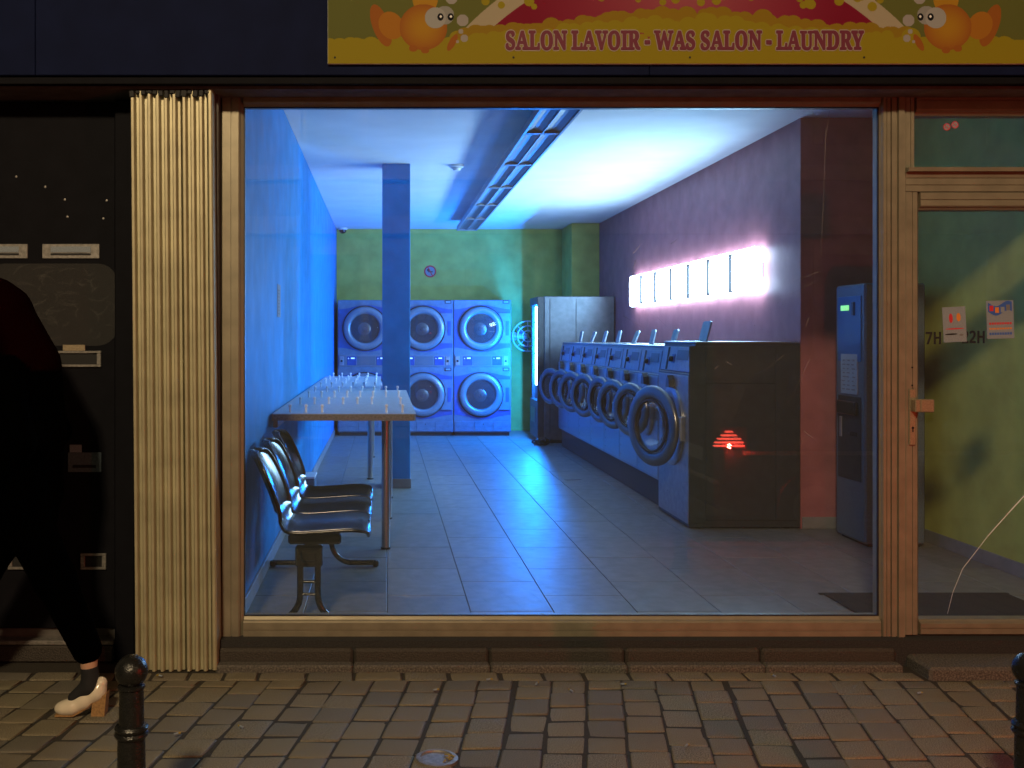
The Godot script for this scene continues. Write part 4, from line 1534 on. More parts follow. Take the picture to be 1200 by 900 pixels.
	for k in n:
		var lid := Node3D.new()
		lid.name = "soap_lid"
		t.add_child(lid, true)
		lid.position = Vector3(0.20 + 0.05 * k, H + 0.015, (0.10 if large else 0.02) - k * 0.2)
		lid.rotation.z = -0.26
		s = st()
		prism(s, rounded(0.15 if large else 0.13, 0.155 if large else 0.135, 0.02, 4), Vector3(0, 0.078 if large else 0.068, 0), Vector3.BACK, Vector3.UP, Vector3.LEFT, -0.006, 0.006)
		part(lid, "lid_plate", s, M.washer_panel)
		s = st()
		tube(s, [Vector3(0, 0.0, -0.07), Vector3(0, 0.0, 0.07)], 0.006, 8)
		part(lid, "lid_hinge", s, M.chrome)
	s = st()
	span(s, Vector3(0.12, H + 0.0145, -0.13), Vector3(0.26, H + 0.019, 0.13), 0.002)
	part(t, "soap_box_rim", s, M.chrome)
	if large:
		# service panel let into the side that faces the window
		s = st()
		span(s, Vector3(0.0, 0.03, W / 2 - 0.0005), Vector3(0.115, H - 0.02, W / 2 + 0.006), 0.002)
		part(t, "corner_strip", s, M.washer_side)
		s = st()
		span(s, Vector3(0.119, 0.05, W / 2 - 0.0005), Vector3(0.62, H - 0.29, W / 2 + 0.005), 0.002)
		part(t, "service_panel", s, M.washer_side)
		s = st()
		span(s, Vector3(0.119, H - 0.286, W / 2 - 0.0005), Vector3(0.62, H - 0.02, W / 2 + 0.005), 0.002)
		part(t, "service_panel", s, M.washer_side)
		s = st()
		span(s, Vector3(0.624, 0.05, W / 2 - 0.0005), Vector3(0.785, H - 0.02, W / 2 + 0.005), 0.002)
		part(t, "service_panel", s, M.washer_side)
		for q in 4:
			s = st()
			tube(s, [Vector3([0.08, 0.72][q % 2], -0.012, [-0.35, 0.35][q / 2]), Vector3([0.08, 0.72][q % 2], 0.001, [-0.35, 0.35][q / 2])], 0.025, 12)
			part(t, "foot", s, M.rubber)
	else:
		for q in 3:
			s = st()
			lathe(s, [Vector2(0.007, 0.0), Vector2(0.006, 0.003), Vector2(0.0, 0.004)], Vector3(-0.0055, 0.07 + 0.08 * q, -W * 0.4), ax, 10)
			part(t, "screw", s, M.dull_metal)
	return t

# ---------------------------------------------------------------- vending machine
func build_vending() -> void:
	var t := thing("vending_machine", "tall dark vending machine with a glowing blue strip, at the end of the washers", "vending machine", Vector3(1.995, 0, -13.30))
	var s := st()
	span(s, Vector3(0.085, 0.04, -0.78), Vector3(1.0, 1.91, 0.0), 0.008)
	part(t, "cabinet", s, M.vending_side)
	s = st()
	span(s, Vector3(0.11, 0.001, -0.76), Vector3(0.98, 0.039, -0.02), 0.0)
	part(t, "plinth", s, M.rubber)
	# front frame: near jamb, far jamb, head and foot
	s = st()
	span(s, Vector3(0.0, 0.06, -0.04), Vector3(0.084, 1.905, -0.001), 0.004)
	part(t, "door_jamb", s, M.washer_side)
	s = st()
	span(s, Vector3(0.03, 0.06, -0.779), Vector3(0.084, 1.905, -0.70), 0.004)
	part(t, "door_jamb", s, M.washer_side)
	s = st()
	span(s, Vector3(0.0, 1.80, -0.699), Vector3(0.084, 1.905, -0.041), 0.004)
	part(t, "door_head", s, M.washer_side)
	s = st()
	span(s, Vector3(0.0, 0.06, -0.699), Vector3(0.084, 0.55, -0.041), 0.004)
	part(t, "door_foot", s, M.washer_side)
	s = st()
	span(s, Vector3(0.07, 0.551, -0.699), Vector3(0.084, 1.799, -0.041), 0.0)
	part(t, "display_back", s, M.black_plastic)
	s = st()
	span(s, Vector3(-0.004, 0.25, -0.6), Vector3(-0.0005, 0.45, -0.2), 0.002)
	part(t, "delivery_flap", s, M.black_plastic)
	s = st()
	bx(s, Vector3(0.5, 1.0, 0.004), Vector3(0.006, 1.75, 0.006), 0.001)
	bx(s, Vector3(0.16, 1.0, 0.004), Vector3(0.006, 1.75, 0.006), 0.001)
	part(t, "panel_seam", s, M.rubber)
	glow("led_glow", lin(0.35, 0.65, 1.0), 16.0)
	for k in 5:
		s = st()
		bx(s, Vector3(0.026, 0.845 + 0.209 * k, -0.26), Vector3(0.036, 0.205, 0.034), 0.008)
		var seg := part(t, "led_tube", s, M.led_glow)
		var o := OmniLight3D.new()
		o.name = "led_light"
		o.light_color = lin(0.002, 0.20, 1.0)
		o.light_energy = 2.6
		o.light_size = 0.012
		o.omni_range = 30.0
		o.omni_attenuation = 2.0
		o.shadow_enabled = true
		o.position = Vector3(0.026, 0.845 + 0.209 * k, -0.26)
		t.add_child(o)
	# pale wire fan guard on the wall beside it
	var f := thing("wall_fan", "small pale round wall fan between the dryers and the vending machine", "fan", Vector3(1.99, 1.39, ZB + 0.001))
	s = st()
	bx(s, Vector3(-0.12, 0.0, 0.05), Vector3(0.16, 0.12, 0.1), 0.02)
	part(f, "motor_box", s, M.white_plastic)
	for k in 3:
		s = st()
		var r: float = [0.22, 0.15, 0.08][k]
		tube(s, arc(Vector3(0.1, 0, 0.20 + 0.02 * k), Vector3.RIGHT, Vector3.UP, r, 0, 360, 32), 0.010, 8, false)
		part(f, "guard_ring", s, M.white_plastic)
	s = st()
	for k in 8:
		var a := TAU * k / 8
		tube(s, [Vector3(0.1 + cos(a) * 0.05, sin(a) * 0.05, 0.24), Vector3(0.1 + cos(a) * 0.22, sin(a) * 0.22, 0.2)], 0.005, 6)
	part(f, "guard_spokes", s, M.white_plastic)
	s = st()
	tube(s, [Vector3(-0.1, 0, 0.09), Vector3(0.1, 0, 0.22)], 0.04, 12)
	part(f, "arm", s, M.white_plastic)
	for k in 3:
		s = st()
		var a := TAU * k / 3 + 0.4
		bx(s, Vector3(0.1 + cos(a) * 0.1, sin(a) * 0.1, 0.21), Vector3(0.16, 0.07, 0.006), 0.002, Basis(Vector3.BACK, a) * Basis(Vector3.RIGHT, 0.5))
		part(f, "blade", s, M.kiosk_grey)

# ---------------------------------------------------------------- folding tables with pegs
func build_tables() -> void:
	var top := 0.916
	for k in 2:
		var x1: float = [0.195, -0.035][k]
		var z0: float = [-6.25, -9.06][k]
		var z1: float = [-9.02, -12.1][k]
		var t := thing("folding_table", ["long grey folding table with pegs, nearest the window", "grey folding table with pegs behind the nearer one, against the blue wall"][k], "table", Vector3(XL + 0.016, 0, z0))
		var w := x1 - (XL + 0.016)
		var L := z0 - z1
		var poly := PackedVector2Array([Vector2(0, 0), Vector2(w - 0.012, 0), Vector2(w, -0.02), Vector2(w, -L + 0.01), Vector2(0, -L + 0.01)])
		var s := st()
		prism(s, poly, Vector3(0, top, 0), Vector3.RIGHT, Vector3.BACK, Vector3.UP, -0.003, 0.0)
		part(t, "table_top", s, M.table_top)
		s = st()
		prism(s, poly, Vector3(0, top, 0), Vector3.RIGHT, Vector3.BACK, Vector3.UP, -0.042, -0.0035)
		part(t, "edge_board", s, M.table_edge)
		for q in ([[0.695, -0.45], [0.715, -1.55], [0.73, -2.55]] if k == 0 else [[0.55, -0.9], [0.55, -2.7]]):
			s = st()
			tube(s, [Vector3(q[0], 0.012, q[1]), Vector3(q[0], top - 0.043, q[1])], 0.027, 16)
			var lg := part(t, "leg", s, M.leg_steel)
			s = st()
			tube(s, [Vector3(q[0], 0.0005, q[1]), Vector3(q[0], 0.0115, q[1])], 0.032, 16)
			part(lg, "foot", s, M.rubber)
		s = st()
		span(s, Vector3(0.001, top - 0.09, -L + 0.06), Vector3(0.03, top - 0.043, -0.06), 0.003)
		part(t, "wall_batten", s, M.table_edge)
		# pegs
		var pm := st()
		lathe(pm, [Vector2(0.011, 0.0), Vector2(0.008, 0.004), Vector2(0.007, 0.034), Vector2(0.0105, 0.037), Vector2(0.0105, 0.046), Vector2(0.006, 0.051), Vector2(0.0, 0.052)], Vector3.ZERO, Basis(), 10, 60.0)
		var mesh := commit(pm)
		var skip := [[0, 3], [0, 4], [0, 5], [0, 8], [1, 6]]
		var rows := [-6.37, -7.15, -7.95, -8.70] if k == 0 else [-9.48, -10.28, -11.05, -11.85]
		for r in 4:
			for c in (8 if k == 0 else 6):
				if k == 0 and [r, c] in skip:
					continue
				var pg := mpart(t, "peg", mesh, M.white_plastic)
				pg.position = Vector3(-0.585 + 0.1 * c - (XL + 0.016), top + 0.0005, rows[r] - z0)

# ---------------------------------------------------------------- three linked chairs
func build_bench() -> void:
	var t := thing("waiting_bench", "bench of three linked glossy black chairs along the blue wall", "bench", Vector3(-0.36, 0, -5.06))
	# shell outline in the side view: x towards the room, y up
	var curve := Curve2D.new()
	var pr := [Vector2(0.285, 0.418), Vector2(0.275, 0.437), Vector2(0.20, 0.446), Vector2(0.05, 0.436), Vector2(-0.06, 0.432), Vector2(-0.115, 0.445), Vector2(-0.145, 0.49), Vector2(-0.165, 0.56), Vector2(-0.20, 0.66), Vector2(-0.245, 0.76), Vector2(-0.275, 0.81), Vector2(-0.292, 0.825)]
	var n := 30
	# resample with Catmull-Rom
	var pts := []
	for i in n + 1:
		var f := float(i) / n * (pr.size() - 1)
		var a := mini(int(f), pr.size() - 2)
		var u := f - a
		var p0: Vector2 = pr[maxi(a - 1, 0)]
		var p3: Vector2 = pr[mini(a + 2, pr.size() - 1)]
		pts.append(pr[a].cubic_interpolate(pr[a + 1], p0, p3, u))
	var m := 14
	var s := st()
	var half := func(v: float) -> float:
		var e := 0.232
		if v < 0.16: e = 0.15 + 0.082 * sqrt(1.0 - pow(1.0 - v / 0.16, 2.0))
		elif v > 0.42 and v <= 0.56: e = 0.232 - 0.035 * sin((v - 0.42) / 0.14 * PI)
		elif v > 0.72: e = 0.232 * sqrt(maxf(0.06, 1.0 - pow((v - 0.72) / 0.29, 2.0)))
		return e
	var grid := []
	for i in n + 1:
		var v := float(i) / n
		var tan2: Vector2 = (pts[mini(i + 1, n)] - pts[maxi(i - 1, 0)]).normalized()
		var nrm := Vector2(tan2.y, -tan2.x)
		if nrm.y < 0.0 and v < 0.4: nrm = -nrm
		var row := []
		for j in m + 1:
			var q := (float(j) / m * 2.0 - 1.0)
			var dish := 0.02 * q * q + (0.012 * pow(absf(q), 6.0))
			var back := clampf((v - 0.45) * 5.0, 0.0, 1.0)
			var base: Vector2 = pts[i] + Vector2(dish * back * 1.2, dish * (1.0 - back))
			row.append(Vector3(base.x, base.y, q * half.call(v)))
		grid.append(row)
	# thicken by 9 mm
	var lower := []
	for i in n + 1:
		var row := []
		for j in m + 1:
			var du: Vector3 = grid[mini(i + 1, n)][j] - grid[maxi(i - 1, 0)][j]
			var dv: Vector3 = grid[i][mini(j + 1, m)] - grid[i][maxi(j - 1, 0)]
			var nn := du.cross(dv).normalized()
			row.append(grid[i][j] - nn * 0.010 if nn.y < 0 or i > 18 else grid[i][j] + nn * 0.010)
		lower.append(row)
	var below := Vector3(-0.25, 0.2, 0)
	var above := Vector3(0.2, 0.9, 0)
	s.set_smooth_group(1)
	for i in n:
		for j in m:
			quad(s, grid[i][j], grid[i][j + 1], grid[i + 1][j + 1], grid[i + 1][j], below)
	s.set_smooth_group(2)
	for i in n:
		for j in m:
			quad(s, lower[i][j], lower[i][j + 1], lower[i + 1][j + 1], lower[i + 1][j], above)
	s.set_smooth_group(3)
	for i in n:
		for j in [0, m]:
			quad(s, grid[i][j], grid[i + 1][j], lower[i + 1][j], lower[i][j], Vector3(0, 0.5, 0))
	for j in m:
		for i in [0, n]:
			quad(s, grid[i][j], grid[i][j + 1], lower[i][j + 1], lower[i][j], (grid[15][7]))
	var shell := commit(s)
	# rolled rim
	s = st()
	var rim := []
	for i in n + 1: rim.append(grid[i][0])
	for j in range(1, m): rim.append(grid[n][j])
	for i in n + 1: rim.append(grid[n - i][m])
	for j in range(1, m): rim.append(grid[0][m - j])
	rim.append(grid[0][0])
	tube(s, rim, 0.0085, 7, false)
	var rimm := commit(s)
	for k in 3:
		var sh := mpart(t, "seat_shell", shell, M.black_gloss)
		sh.position = Vector3(0, 0, -k * 0.50 + 0.02)
		mpart(sh, "rim", rimm, M.black_gloss)
		s = st()
		for j in 3:
			bx(s, Vector3(-0.165 - 0.008 * j, 0.56 + 0.03 * j, 0.0), Vector3(0.006, 0.008, 0.10), 0.002, Basis(Vector3.BACK, 0.3))
		part(sh, "back_slots", s, M.slot_dark)
		s = st()
		bx(s, Vector3(0.02, 0.395, 0), Vector3(0.26, 0.05, 0.06), 0.01)
		part(sh, "bracket", s, M.black_tube)
	s = st()
	bx(s, Vector3(0.0, 0.345, -0.5), Vector3(0.075, 0.055, 1.42), 0.01)
	part(t, "beam", s, M.black_tube)
	for k in 2:
		var z: float = [0.14, -1.13][k]
		s = st()
		for sgn in [-1, 1]:
			var pts2 := [Vector3(sgn * 0.042, 0.36, z), Vector3(sgn * 0.042, 0.17, z)]
			pts2.append_array(arc(Vector3(sgn * 0.172, 0.15, z), Vector3(-sgn, 0, 0), Vector3(0, -1, 0), 0.13, 8, 82, 7))
			pts2.append(Vector3(sgn * 0.31, 0.022, z))
			tube(s, pts2, 0.016, 10)
		var lg := part(t, "leg_frame", s, M.black_tube)
		s = st()
		for y in [0.15, 0.21]:
			tube(s, [Vector3(-0.042, y, z), Vector3(0.042, y, z)], 0.007, 8)
		part(lg, "rung", s, M.black_tube)
		for sgn in [-1, 1]:
			s = st()
			bx(s, Vector3(sgn * 0.31, 0.018, z), Vector3(0.035, 0.034, 0.04), 0.006)
			part(lg, "glide", s, M.rubber)
		s = st()
		bx(s, Vector3(0.0, 0.335, z), Vector3(0.13, 0.10, 0.05), 0.008)
		part(lg, "leg_bracket", s, M.black_tube)

# ---------------------------------------------------------------- payment terminal
func build_kiosk() -> void:
	var t := thing("payment_terminal", "tall grey payment terminal with a small green display, beside the door", "terminal", Vector3(3.16, 0.0, -6.945))
	var s := st()
	span(s, Vector3(0.0, 0.02, -0.215), Vector3(0.40, 1.74, 0.215), 0.012)
	part(t, "cabinet", s, M.kiosk_grey)
	s = st()
	span(s, Vector3(0.03, 0.0005, -0.19), Vector3(0.38, 0.0195, 0.19), 0.0)
	part(t, "foot", s, M.rubber)
	s = st()
	span(s, Vector3(-0.006, 1.22, -0.17), Vector3(-0.0005, 1.66, 0.17), 0.003)
	var bp := part(t, "blue_panel", s, M.kiosk_blue)
	glow("green_display", lin(0.25, 1.0, 0.12), 0.9)
	s = st()
	span(s, Vector3(-0.010, 1.565, -0.12), Vector3(-0.0065, 1.60, 0.0), 0.001)
	part(bp, "display", s, M.green_display)
	s = st()
	span(s, Vector3(-0.014, 1.53, 0.05), Vector3(-0.0065, 1.62, 0.085), 0.003)
	part(bp, "coin_slot", s, M.black_plastic)
	s = st()
	span(s, Vector3(-0.008, 1.0, -0.12), Vector3(-0.0005, 1.27, 0.12), 0.0)
	var pn := part(t, "price_notice", s, M.paper)
	s = st()
	for k in 8:
		for j in 3:
			bx(s, Vector3(-0.0087, 1.03 + k * 0.028, -0.075 + j * 0.07 + rng.randf_range(-0.01, 0.01)), Vector3(0.001, 0.007, rng.randf_range(0.02, 0.055)), 0.0)
	part(pn, "print", s, M.print_grey)
	s = st()
	span(s, Vector3(-0.006, 0.42, -0.17), Vector3(-0.0005, 0.985, 0.17), 0.003)
	var dk := part(t, "dark_panel", s, M.washer_side)
	s = st()
	span(s, Vector3(-0.03, 0.86, -0.14), Vector3(-0.0065, 0.95, 0.13), 0.006)
	part(dk, "tray_hood", s, M.black_plastic)
	s = st()
	span(s, Vector3(-0.009, 0.72, 0.02), Vector3(-0.0065, 0.745, 0.12), 0.001)
	part(dk, "note_slot", s, M.slot_dark)
	s = st()
	span(s, Vector3(-0.016, 0.70, -0.13), Vector3(-0.0065, 0.84, -0.10), 0.003)
	part(dk, "pull_handle", s, M.stainless_dull)

func build_small_things() -> void:
	var s := st()
	# door mat
	var dm := thing("door_mat", "dark rubber mat on the tiles inside the glass door", "mat", Vector3(2.36, 0.001, -5.50))
	span(s, Vector3(0, 0.0, 0), Vector3(0.98, 0.012, 0.55), 0.004)
	part(dm, "pile", s, M.mat_rubber)
	s = st()
	span(s, Vector3(-0.02, 0.0, -0.02), Vector3(1.0, 0.008, -0.0005), 0.002)
	part(dm, "border", s, M.rubber)
	# no smoking sign
	var ns := thing("no_smoking_sign", "round red ringed no smoking sign on the green back wall", "sign", Vector3(0.68, 2.345, ZB + 0.001))
	s = st()
	prism(s, circle_poly(0.09, 32), Vector3.ZERO, Vector3.RIGHT, Vector3.UP, Vector3.BACK, 0.0, 0.004)
	part(ns, "disc", s, M.paper)
	s = st()
	prism_ring(s, 0.070, 0.0895, 0.0045, 0.006, 32)
	part(ns, "red_ring", s, M.print_red)
	s = st()
	bx(s, Vector3(0.005, -0.005, 0.005), Vector3(0.07, 0.014, 0.001), 0.0)
	bx(s, Vector3(-0.03, 0.02, 0.005), Vector3(0.03, 0.03, 0.001), 0.0)
	part(ns, "cigarette", s, M.print_black)
	s = st()
	bx(s, Vector3(0, 0, 0.0068), Vector3(0.145, 0.014, 0.0012), 0.0, Basis(Vector3.BACK, -PI / 4 - 0.3))
	part(ns, "red_bar", s, M.print_red)
	# smoke detector
	var sd := thing("smoke_detector", "small white smoke detector on the ceiling left of the hanging lights", "smoke detector", Vector3(0.67, CEIL, -9.45))
	s = st()
	lathe(s, [Vector2(0.0, -0.055), Vector2(0.03, -0.052), Vector2(0.045, -0.03), Vector2(0.065, -0.022), Vector2(0.07, -0.001)], Vector3.ZERO, Basis(), 24)
	part(sd, "casing", s, M.white_plastic)
	s = st()
	lathe(s, [Vector2(0.046, -0.031), Vector2(0.05, -0.0285)], Vector3(0, -0.001, 0), Basis(), 24)
	part(sd, "vent_ring", s, M.slot_dark)
	# camera in the corner
	var cc := thing("security_camera", "small dark dome camera in the ceiling corner above the dryers", "security camera", Vector3(-0.60, CEIL, ZB + 0.16))
	s = st()
	lathe(s, [Vector2(0.055, -0.03), Vector2(0.065, -0.025), Vector2(0.065, -0.001)], Vector3.ZERO, Basis(), 20)
	part(cc, "mount", s, M.white_plastic)
	s = st()
	lathe(s, [Vector2(0.0, -0.085), Vector2(0.03, -0.078), Vector2(0.05, -0.055), Vector2(0.054, -0.03)], Vector3.ZERO, Basis(), 20)
	part(cc, "dome", s, M.black_gloss)
	# notice on the blue wall
	var nb := thing("wall_notice", "small pale notice on the blue wall above the folding table", "notice", Vector3(XL + 0.001, 1.625, -6.80))
	s = st()
	bx(s, Vector3(0.001, 0, 0), Vector3(0.002, 0.215, 0.20), 0.0)
	part(nb, "sheet", s, M.paper)
	s = st()
	for k in 8:
		bx(s, Vector3(0.0024, -0.085 + k * 0.022, 0), Vector3(0.0006, 0.008, rng.randf_range(0.09, 0.16)), 0.0)
	part(nb, "print", s, M.print_grey)
	# low pale box against the wall
	var lb := thing("low_box", "small pale box on the floor against the blue wall behind the chairs", "box", Vector3(-0.64, 0.0005, -8.9))
	s = st()
	bx(s, Vector3(0, 0.085, 0), Vector3(0.09, 0.17, 0.3), 0.006)
	part(lb, "casing", s, M.kiosk_grey)
	s = st()
	bx(s, Vector3(0, 0.1805, 0), Vector3(0.10, 0.02, 0.31), 0.004)
	part(lb, "cover", s, M.white_plastic)
	# scrap of paper on the floor by the washers
	var sp := thing("paper_scrap", "small dark flat scrap lying on the tiles beside the washers", "scrap", Vector3(1.83, 0.003, -9.9))
	s = st()
	bx(s, Vector3.ZERO, Vector3(0.16, 0.003, 0.06), 0.001, Basis(Vector3.UP, 0.2))
	part(sp, "sheet", s, M.print_grey)
	# crumpled cables at the foot of the vending machine
	var cb := thing("loose_cable", "loose dark cable heap on the floor before the vending machine", "cable", Vector3(2.02, 0.0, -13.1))
	for k in 3:
		s = st()
		var pts := []
		for i in 30:
			var a := i * 0.42 + k * 1.9
			pts.append(Vector3(0.12 * cos(a) * (0.6 + 0.4 * sin(i * 0.31 + k)), 0.012 + 0.035 * (1.0 + sin(i * 0.55 + k * 2.0)), 0.12 * sin(a * 0.83 + k)))
		tube(s, pts, 0.011, 6)
		part(cb, "coil", s, M.rubber)

# ---------------------------------------------------------------- bollards
func build_bollards() -> void:
	var spots := [[-0.74, -3.0, "black iron ball topped bollard on the pavement at the left"], [1.905, -3.02, "black iron ball topped bollard on the pavement at the right edge"]]
	var proto: Node3D
	for k in 2:
		if k == 0:
			proto = thing("bollard", spots[k][2], "bollard", Vector3.ZERO, "ball topped bollards")
			var s := st()
			lathe(s, [Vector2(0.06, -0.02), Vector2(0.058, 0.03), Vector2(0.046, 0.05), Vector2(0.043, 0.06), Vector2(0.040, 0.335)], Vector3.ZERO, Basis(), 28)
			part(proto, "shaft", s, M.iron_paint)
			s = st()
			lathe(s, [Vector2(0.036, 0.334), Vector2(0.046, 0.336), Vector2(0.050, 0.344), Vector2(0.047, 0.351), Vector2(0.043, 0.353), Vector2(0.047, 0.356), Vector2(0.049, 0.363), Vector2(0.044, 0.371), Vector2(0.036, 0.373)], Vector3.ZERO, Basis(), 28)
			part(proto, "collar", s, M.iron_paint)
			s = st()
			lathe(s, [Vector2(0.037, 0.372), Vector2(0.035, 0.475), Vector2(0.040, 0.479), Vector2(0.040, 0.485), Vector2(0.030, 0.489)], Vector3.ZERO, Basis(), 28)
			part(proto, "neck", s, M.iron_paint)
			s = st()
			var prof := []
			for i in 15:
				var a := -PI / 2 + 0.5 + (PI - 0.5) * i / 14.0
				prof.append(Vector2(maxf(0.0, cos(a) * 0.048), 0.527 + sin(a) * 0.048))
			lathe(s, prof, Vector3.ZERO, Basis(), 28)
			part(proto, "ball", s, M.iron_paint)
		var b := proto if k == 0 else copy(proto, spots[k][2])
		b.position = Vector3(spots[k][0], PV + 0.002, spots[k][1])

# ---------------------------------------------------------------- the passer-by
func build_person() -> void:
	var t := thing("person", "person in dark coat and cropped trousers walking left past the window in white heels", "person", Vector3(-1.475, PV, -4.16))
	var cloth := Color(0.002, 0.002, 0.002)
	var trous := Color(0.002, 0.002, 0.002)
	var hair := Color(0.004, 0.003, 0.003)
	var skin := Color(0.42, 0.24, 0.16)
	var V := func(x: float, y: float, z: float) -> Vector3: return Vector3(x, y, z)
	var b := []
	# torso and coat
	for z in [-0.12, 0.12]:
		b.append([V.call(-0.02, 1.33, z * 1.1), V.call(0.03, 1.10, z * 0.85), 0.085, 0.10, cloth, 0.05])
		b.append([V.call(0.03, 1.10, z * 0.85), V.call(0.02, 0.86, z * 0.95), 0.10, 0.115, cloth, 0.05])
	b.append([V.call(0.0, 1.36, 0), V.call(0.03, 1.0, 0), 0.115, 0.12, cloth, 0.05])
	b.append([V.call(0.06, 1.30, 0), V.call(0.08, 1.12, 0), 0.11, 0.10, cloth, 0.05])
	b.append([V.call(0.03, 1.0, 0), V.call(0.01, 0.80, 0), 0.13, 0.14, cloth, 0.05])
	# arms with the hands in the coat pockets
	for sg in [-1.0, 1.0]:
		b.append([V.call(0.0, 1.37, 0.17 * sg), V.call(0.08, 1.10, 0.225 * sg), 0.062, 0.052, cloth, 0.04])
		b.append([V.call(0.08, 1.10, 0.225 * sg), V.call(-0.05, 0.92, 0.19 * sg), 0.052, 0.046, cloth, 0.03])
		b.append([V.call(-0.05, 0.92, 0.19 * sg), V.call(-0.09, 0.88, 0.16 * sg), 0.05, 0.05, cloth, 0.03])
	# neck and head, looking left
	b.append([V.call(-0.05, 1.42, 0), V.call(-0.10, 1.52, 0), 0.06, 0.055, skin, 0.03])
	b.append([V.call(-0.115, 1.61, 0), V.call(-0.13, 1.60, 0), 0.092, 0.085, skin, 0.03])
	b.append([V.call(-0.15, 1.56, 0), V.call(-0.165, 1.525, 0), 0.055, 0.038, skin, 0.03])
	b.append([V.call(-0.205, 1.60, 0), V.call(-0.222, 1.575, 0), 0.012, 0.014, skin, 0.02])
	b.append([V.call(-0.198, 1.535, -0.012), V.call(-0.198, 1.535, 0.012), 0.010, 0.010, Color(0.3, 0.1, 0.08), 0.008])
	for sg in [-1.0, 1.0]:
		b.append([V.call(-0.20, 1.602, 0.034 * sg), V.call(-0.2, 1.602, 0.03 * sg), 0.012, 0.011, Color(0.05, 0.04, 0.04), 0.008])
		b.append([V.call(-0.115, 1.60, 0.088 * sg), V.call(-0.113, 1.57, 0.086 * sg), 0.018, 0.014, skin, 0.012])
	# hair falling to the shoulders
	b.append([V.call(-0.105, 1.655, 0), V.call(-0.08, 1.62, 0), 0.095, 0.105, hair, 0.02])
	b.append([V.call(-0.06, 1.60, 0), V.call(0.06, 1.40, 0), 0.105, 0.10, hair, 0.04])
	b.append([V.call(-0.05, 1.58, 0.06), V.call(0.03, 1.42, 0.07), 0.06, 0.055, hair, 0.04])
	b.append([V.call(-0.05, 1.58, -0.06), V.call(0.03, 1.42, -0.07), 0.06, 0.055, hair, 0.04])
	# legs: the one nearer the camera trails, the other steps forward out of the picture
	b.append([V.call(0.01, 0.86, 0.085), V.call(0.165, 0.54, 0.08), 0.105, 0.082, trous, 0.04])
	b.append([V.call(0.165, 0.54, 0.08), V.call(0.29, 0.262, 0.075), 0.080, 0.060, trous, 0.03])
	b.append([V.call(0.0, 0.86, -0.085), V.call(-0.20, 0.53, -0.08), 0.105, 0.082, trous, 0.04])
	b.append([V.call(-0.20, 0.53, -0.08), V.call(-0.36, 0.27, -0.075), 0.080, 0.060, trous, 0.03])
	var me := figure(b, 0.014)
	var pm := StandardMaterial3D.new()
	pm.resource_name = "person_colours"
	pm.vertex_color_use_as_albedo = true
	pm.roughness = 0.9
	pm.metallic_specular = 0.08
	mpart(t, "body", me, pm)
	var sm := mat("skin", lin(0.48, 0.27, 0.18), 0.5)
	var sock := mat("sock", lin(0.008, 0.008, 0.010), 0.85)
	var shoe := mat("white_patent", lin(0.66, 0.58, 0.46), 0.18)
	shoe.clearcoat_enabled = true
	shoe.clearcoat = 0.6
	shoe.clearcoat_roughness = 0.1
	var heel := mat("heel_wood", lin(0.42, 0.24, 0.10), 0.4, 0, "blot", 8.0)
	var white := Color(1, 1, 1)
	for k in 2:
		# local foot frame: ankle above x = 0; toes towards -x
		var f := Node3D.new()
		f.name = "foot"
		t.add_child(f, true)
		f.position = [Vector3(0.30, 0.0, 0.075), Vector3(-0.375, 0.0, -0.075)][k]
		var an := figure([[Vector3(-0.004, 0.275, 0), Vector3(0.0, 0.155, 0), 0.038, 0.031, white, 0.02]], 0.006)
		mpart(f, "ankle", an, sm)
		var so := figure([[Vector3(0.0, 0.183, 0), Vector3(0.008, 0.11, 0), 0.0345, 0.037, white, 0.02], [Vector3(0.0, 0.115, 0), Vector3(-0.06, 0.068, 0), 0.035, 0.026, white, 0.02]], 0.006)
		mpart(f, "sock", so, sock)
		var sh := figure([
			[Vector3(-0.118, 0.026, 0.0), Vector3(-0.098, 0.028, 0), 0.022, 0.027, white, 0.02],
			[Vector3(-0.10, 0.028, -0.012), Vector3(-0.065, 0.034, -0.014), 0.022, 0.026, white, 0.02],
			[Vector3(-0.10, 0.028, 0.012), Vector3(-0.065, 0.034, 0.014), 0.022, 0.026, white, 0.02],
			[Vector3(-0.065, 0.034, 0), Vector3(-0.02, 0.058, 0), 0.032, 0.034, white, 0.02],
			[Vector3(-0.02, 0.058, 0), Vector3(0.03, 0.092, 0), 0.033, 0.035, white, 0.02],
			[Vector3(0.03, 0.092, 0), Vector3(0.047, 0.128, 0), 0.033, 0.024, white, 0.02]], 0.005)
		mpart(f, "shoe", sh, shoe)
		var s := st()
		prism(s, PackedVector2Array([Vector2(0.012, 0.0), Vector2(0.066, 0.0), Vector2(0.074, 0.09), Vector2(0.02, 0.068)]), Vector3(0, 0.001, 0), Vector3.RIGHT, Vector3.UP, Vector3.BACK, -0.026, 0.026)
		part(f, "heel", s, heel)
		s = st()
		prism(s, PackedVector2Array([Vector2(-0.13, 0.001), Vector2(-0.06, 0.001), Vector2(-0.02, 0.022), Vector2(0.02, 0.056), Vector2(0.02, 0.062), Vector2(-0.02, 0.030), Vector2(-0.06, 0.009), Vector2(-0.13, 0.008)]), Vector3.ZERO, Vector3.RIGHT, Vector3.UP, Vector3.BACK, -0.028, 0.028)
		part(f, "sole", s, heel)

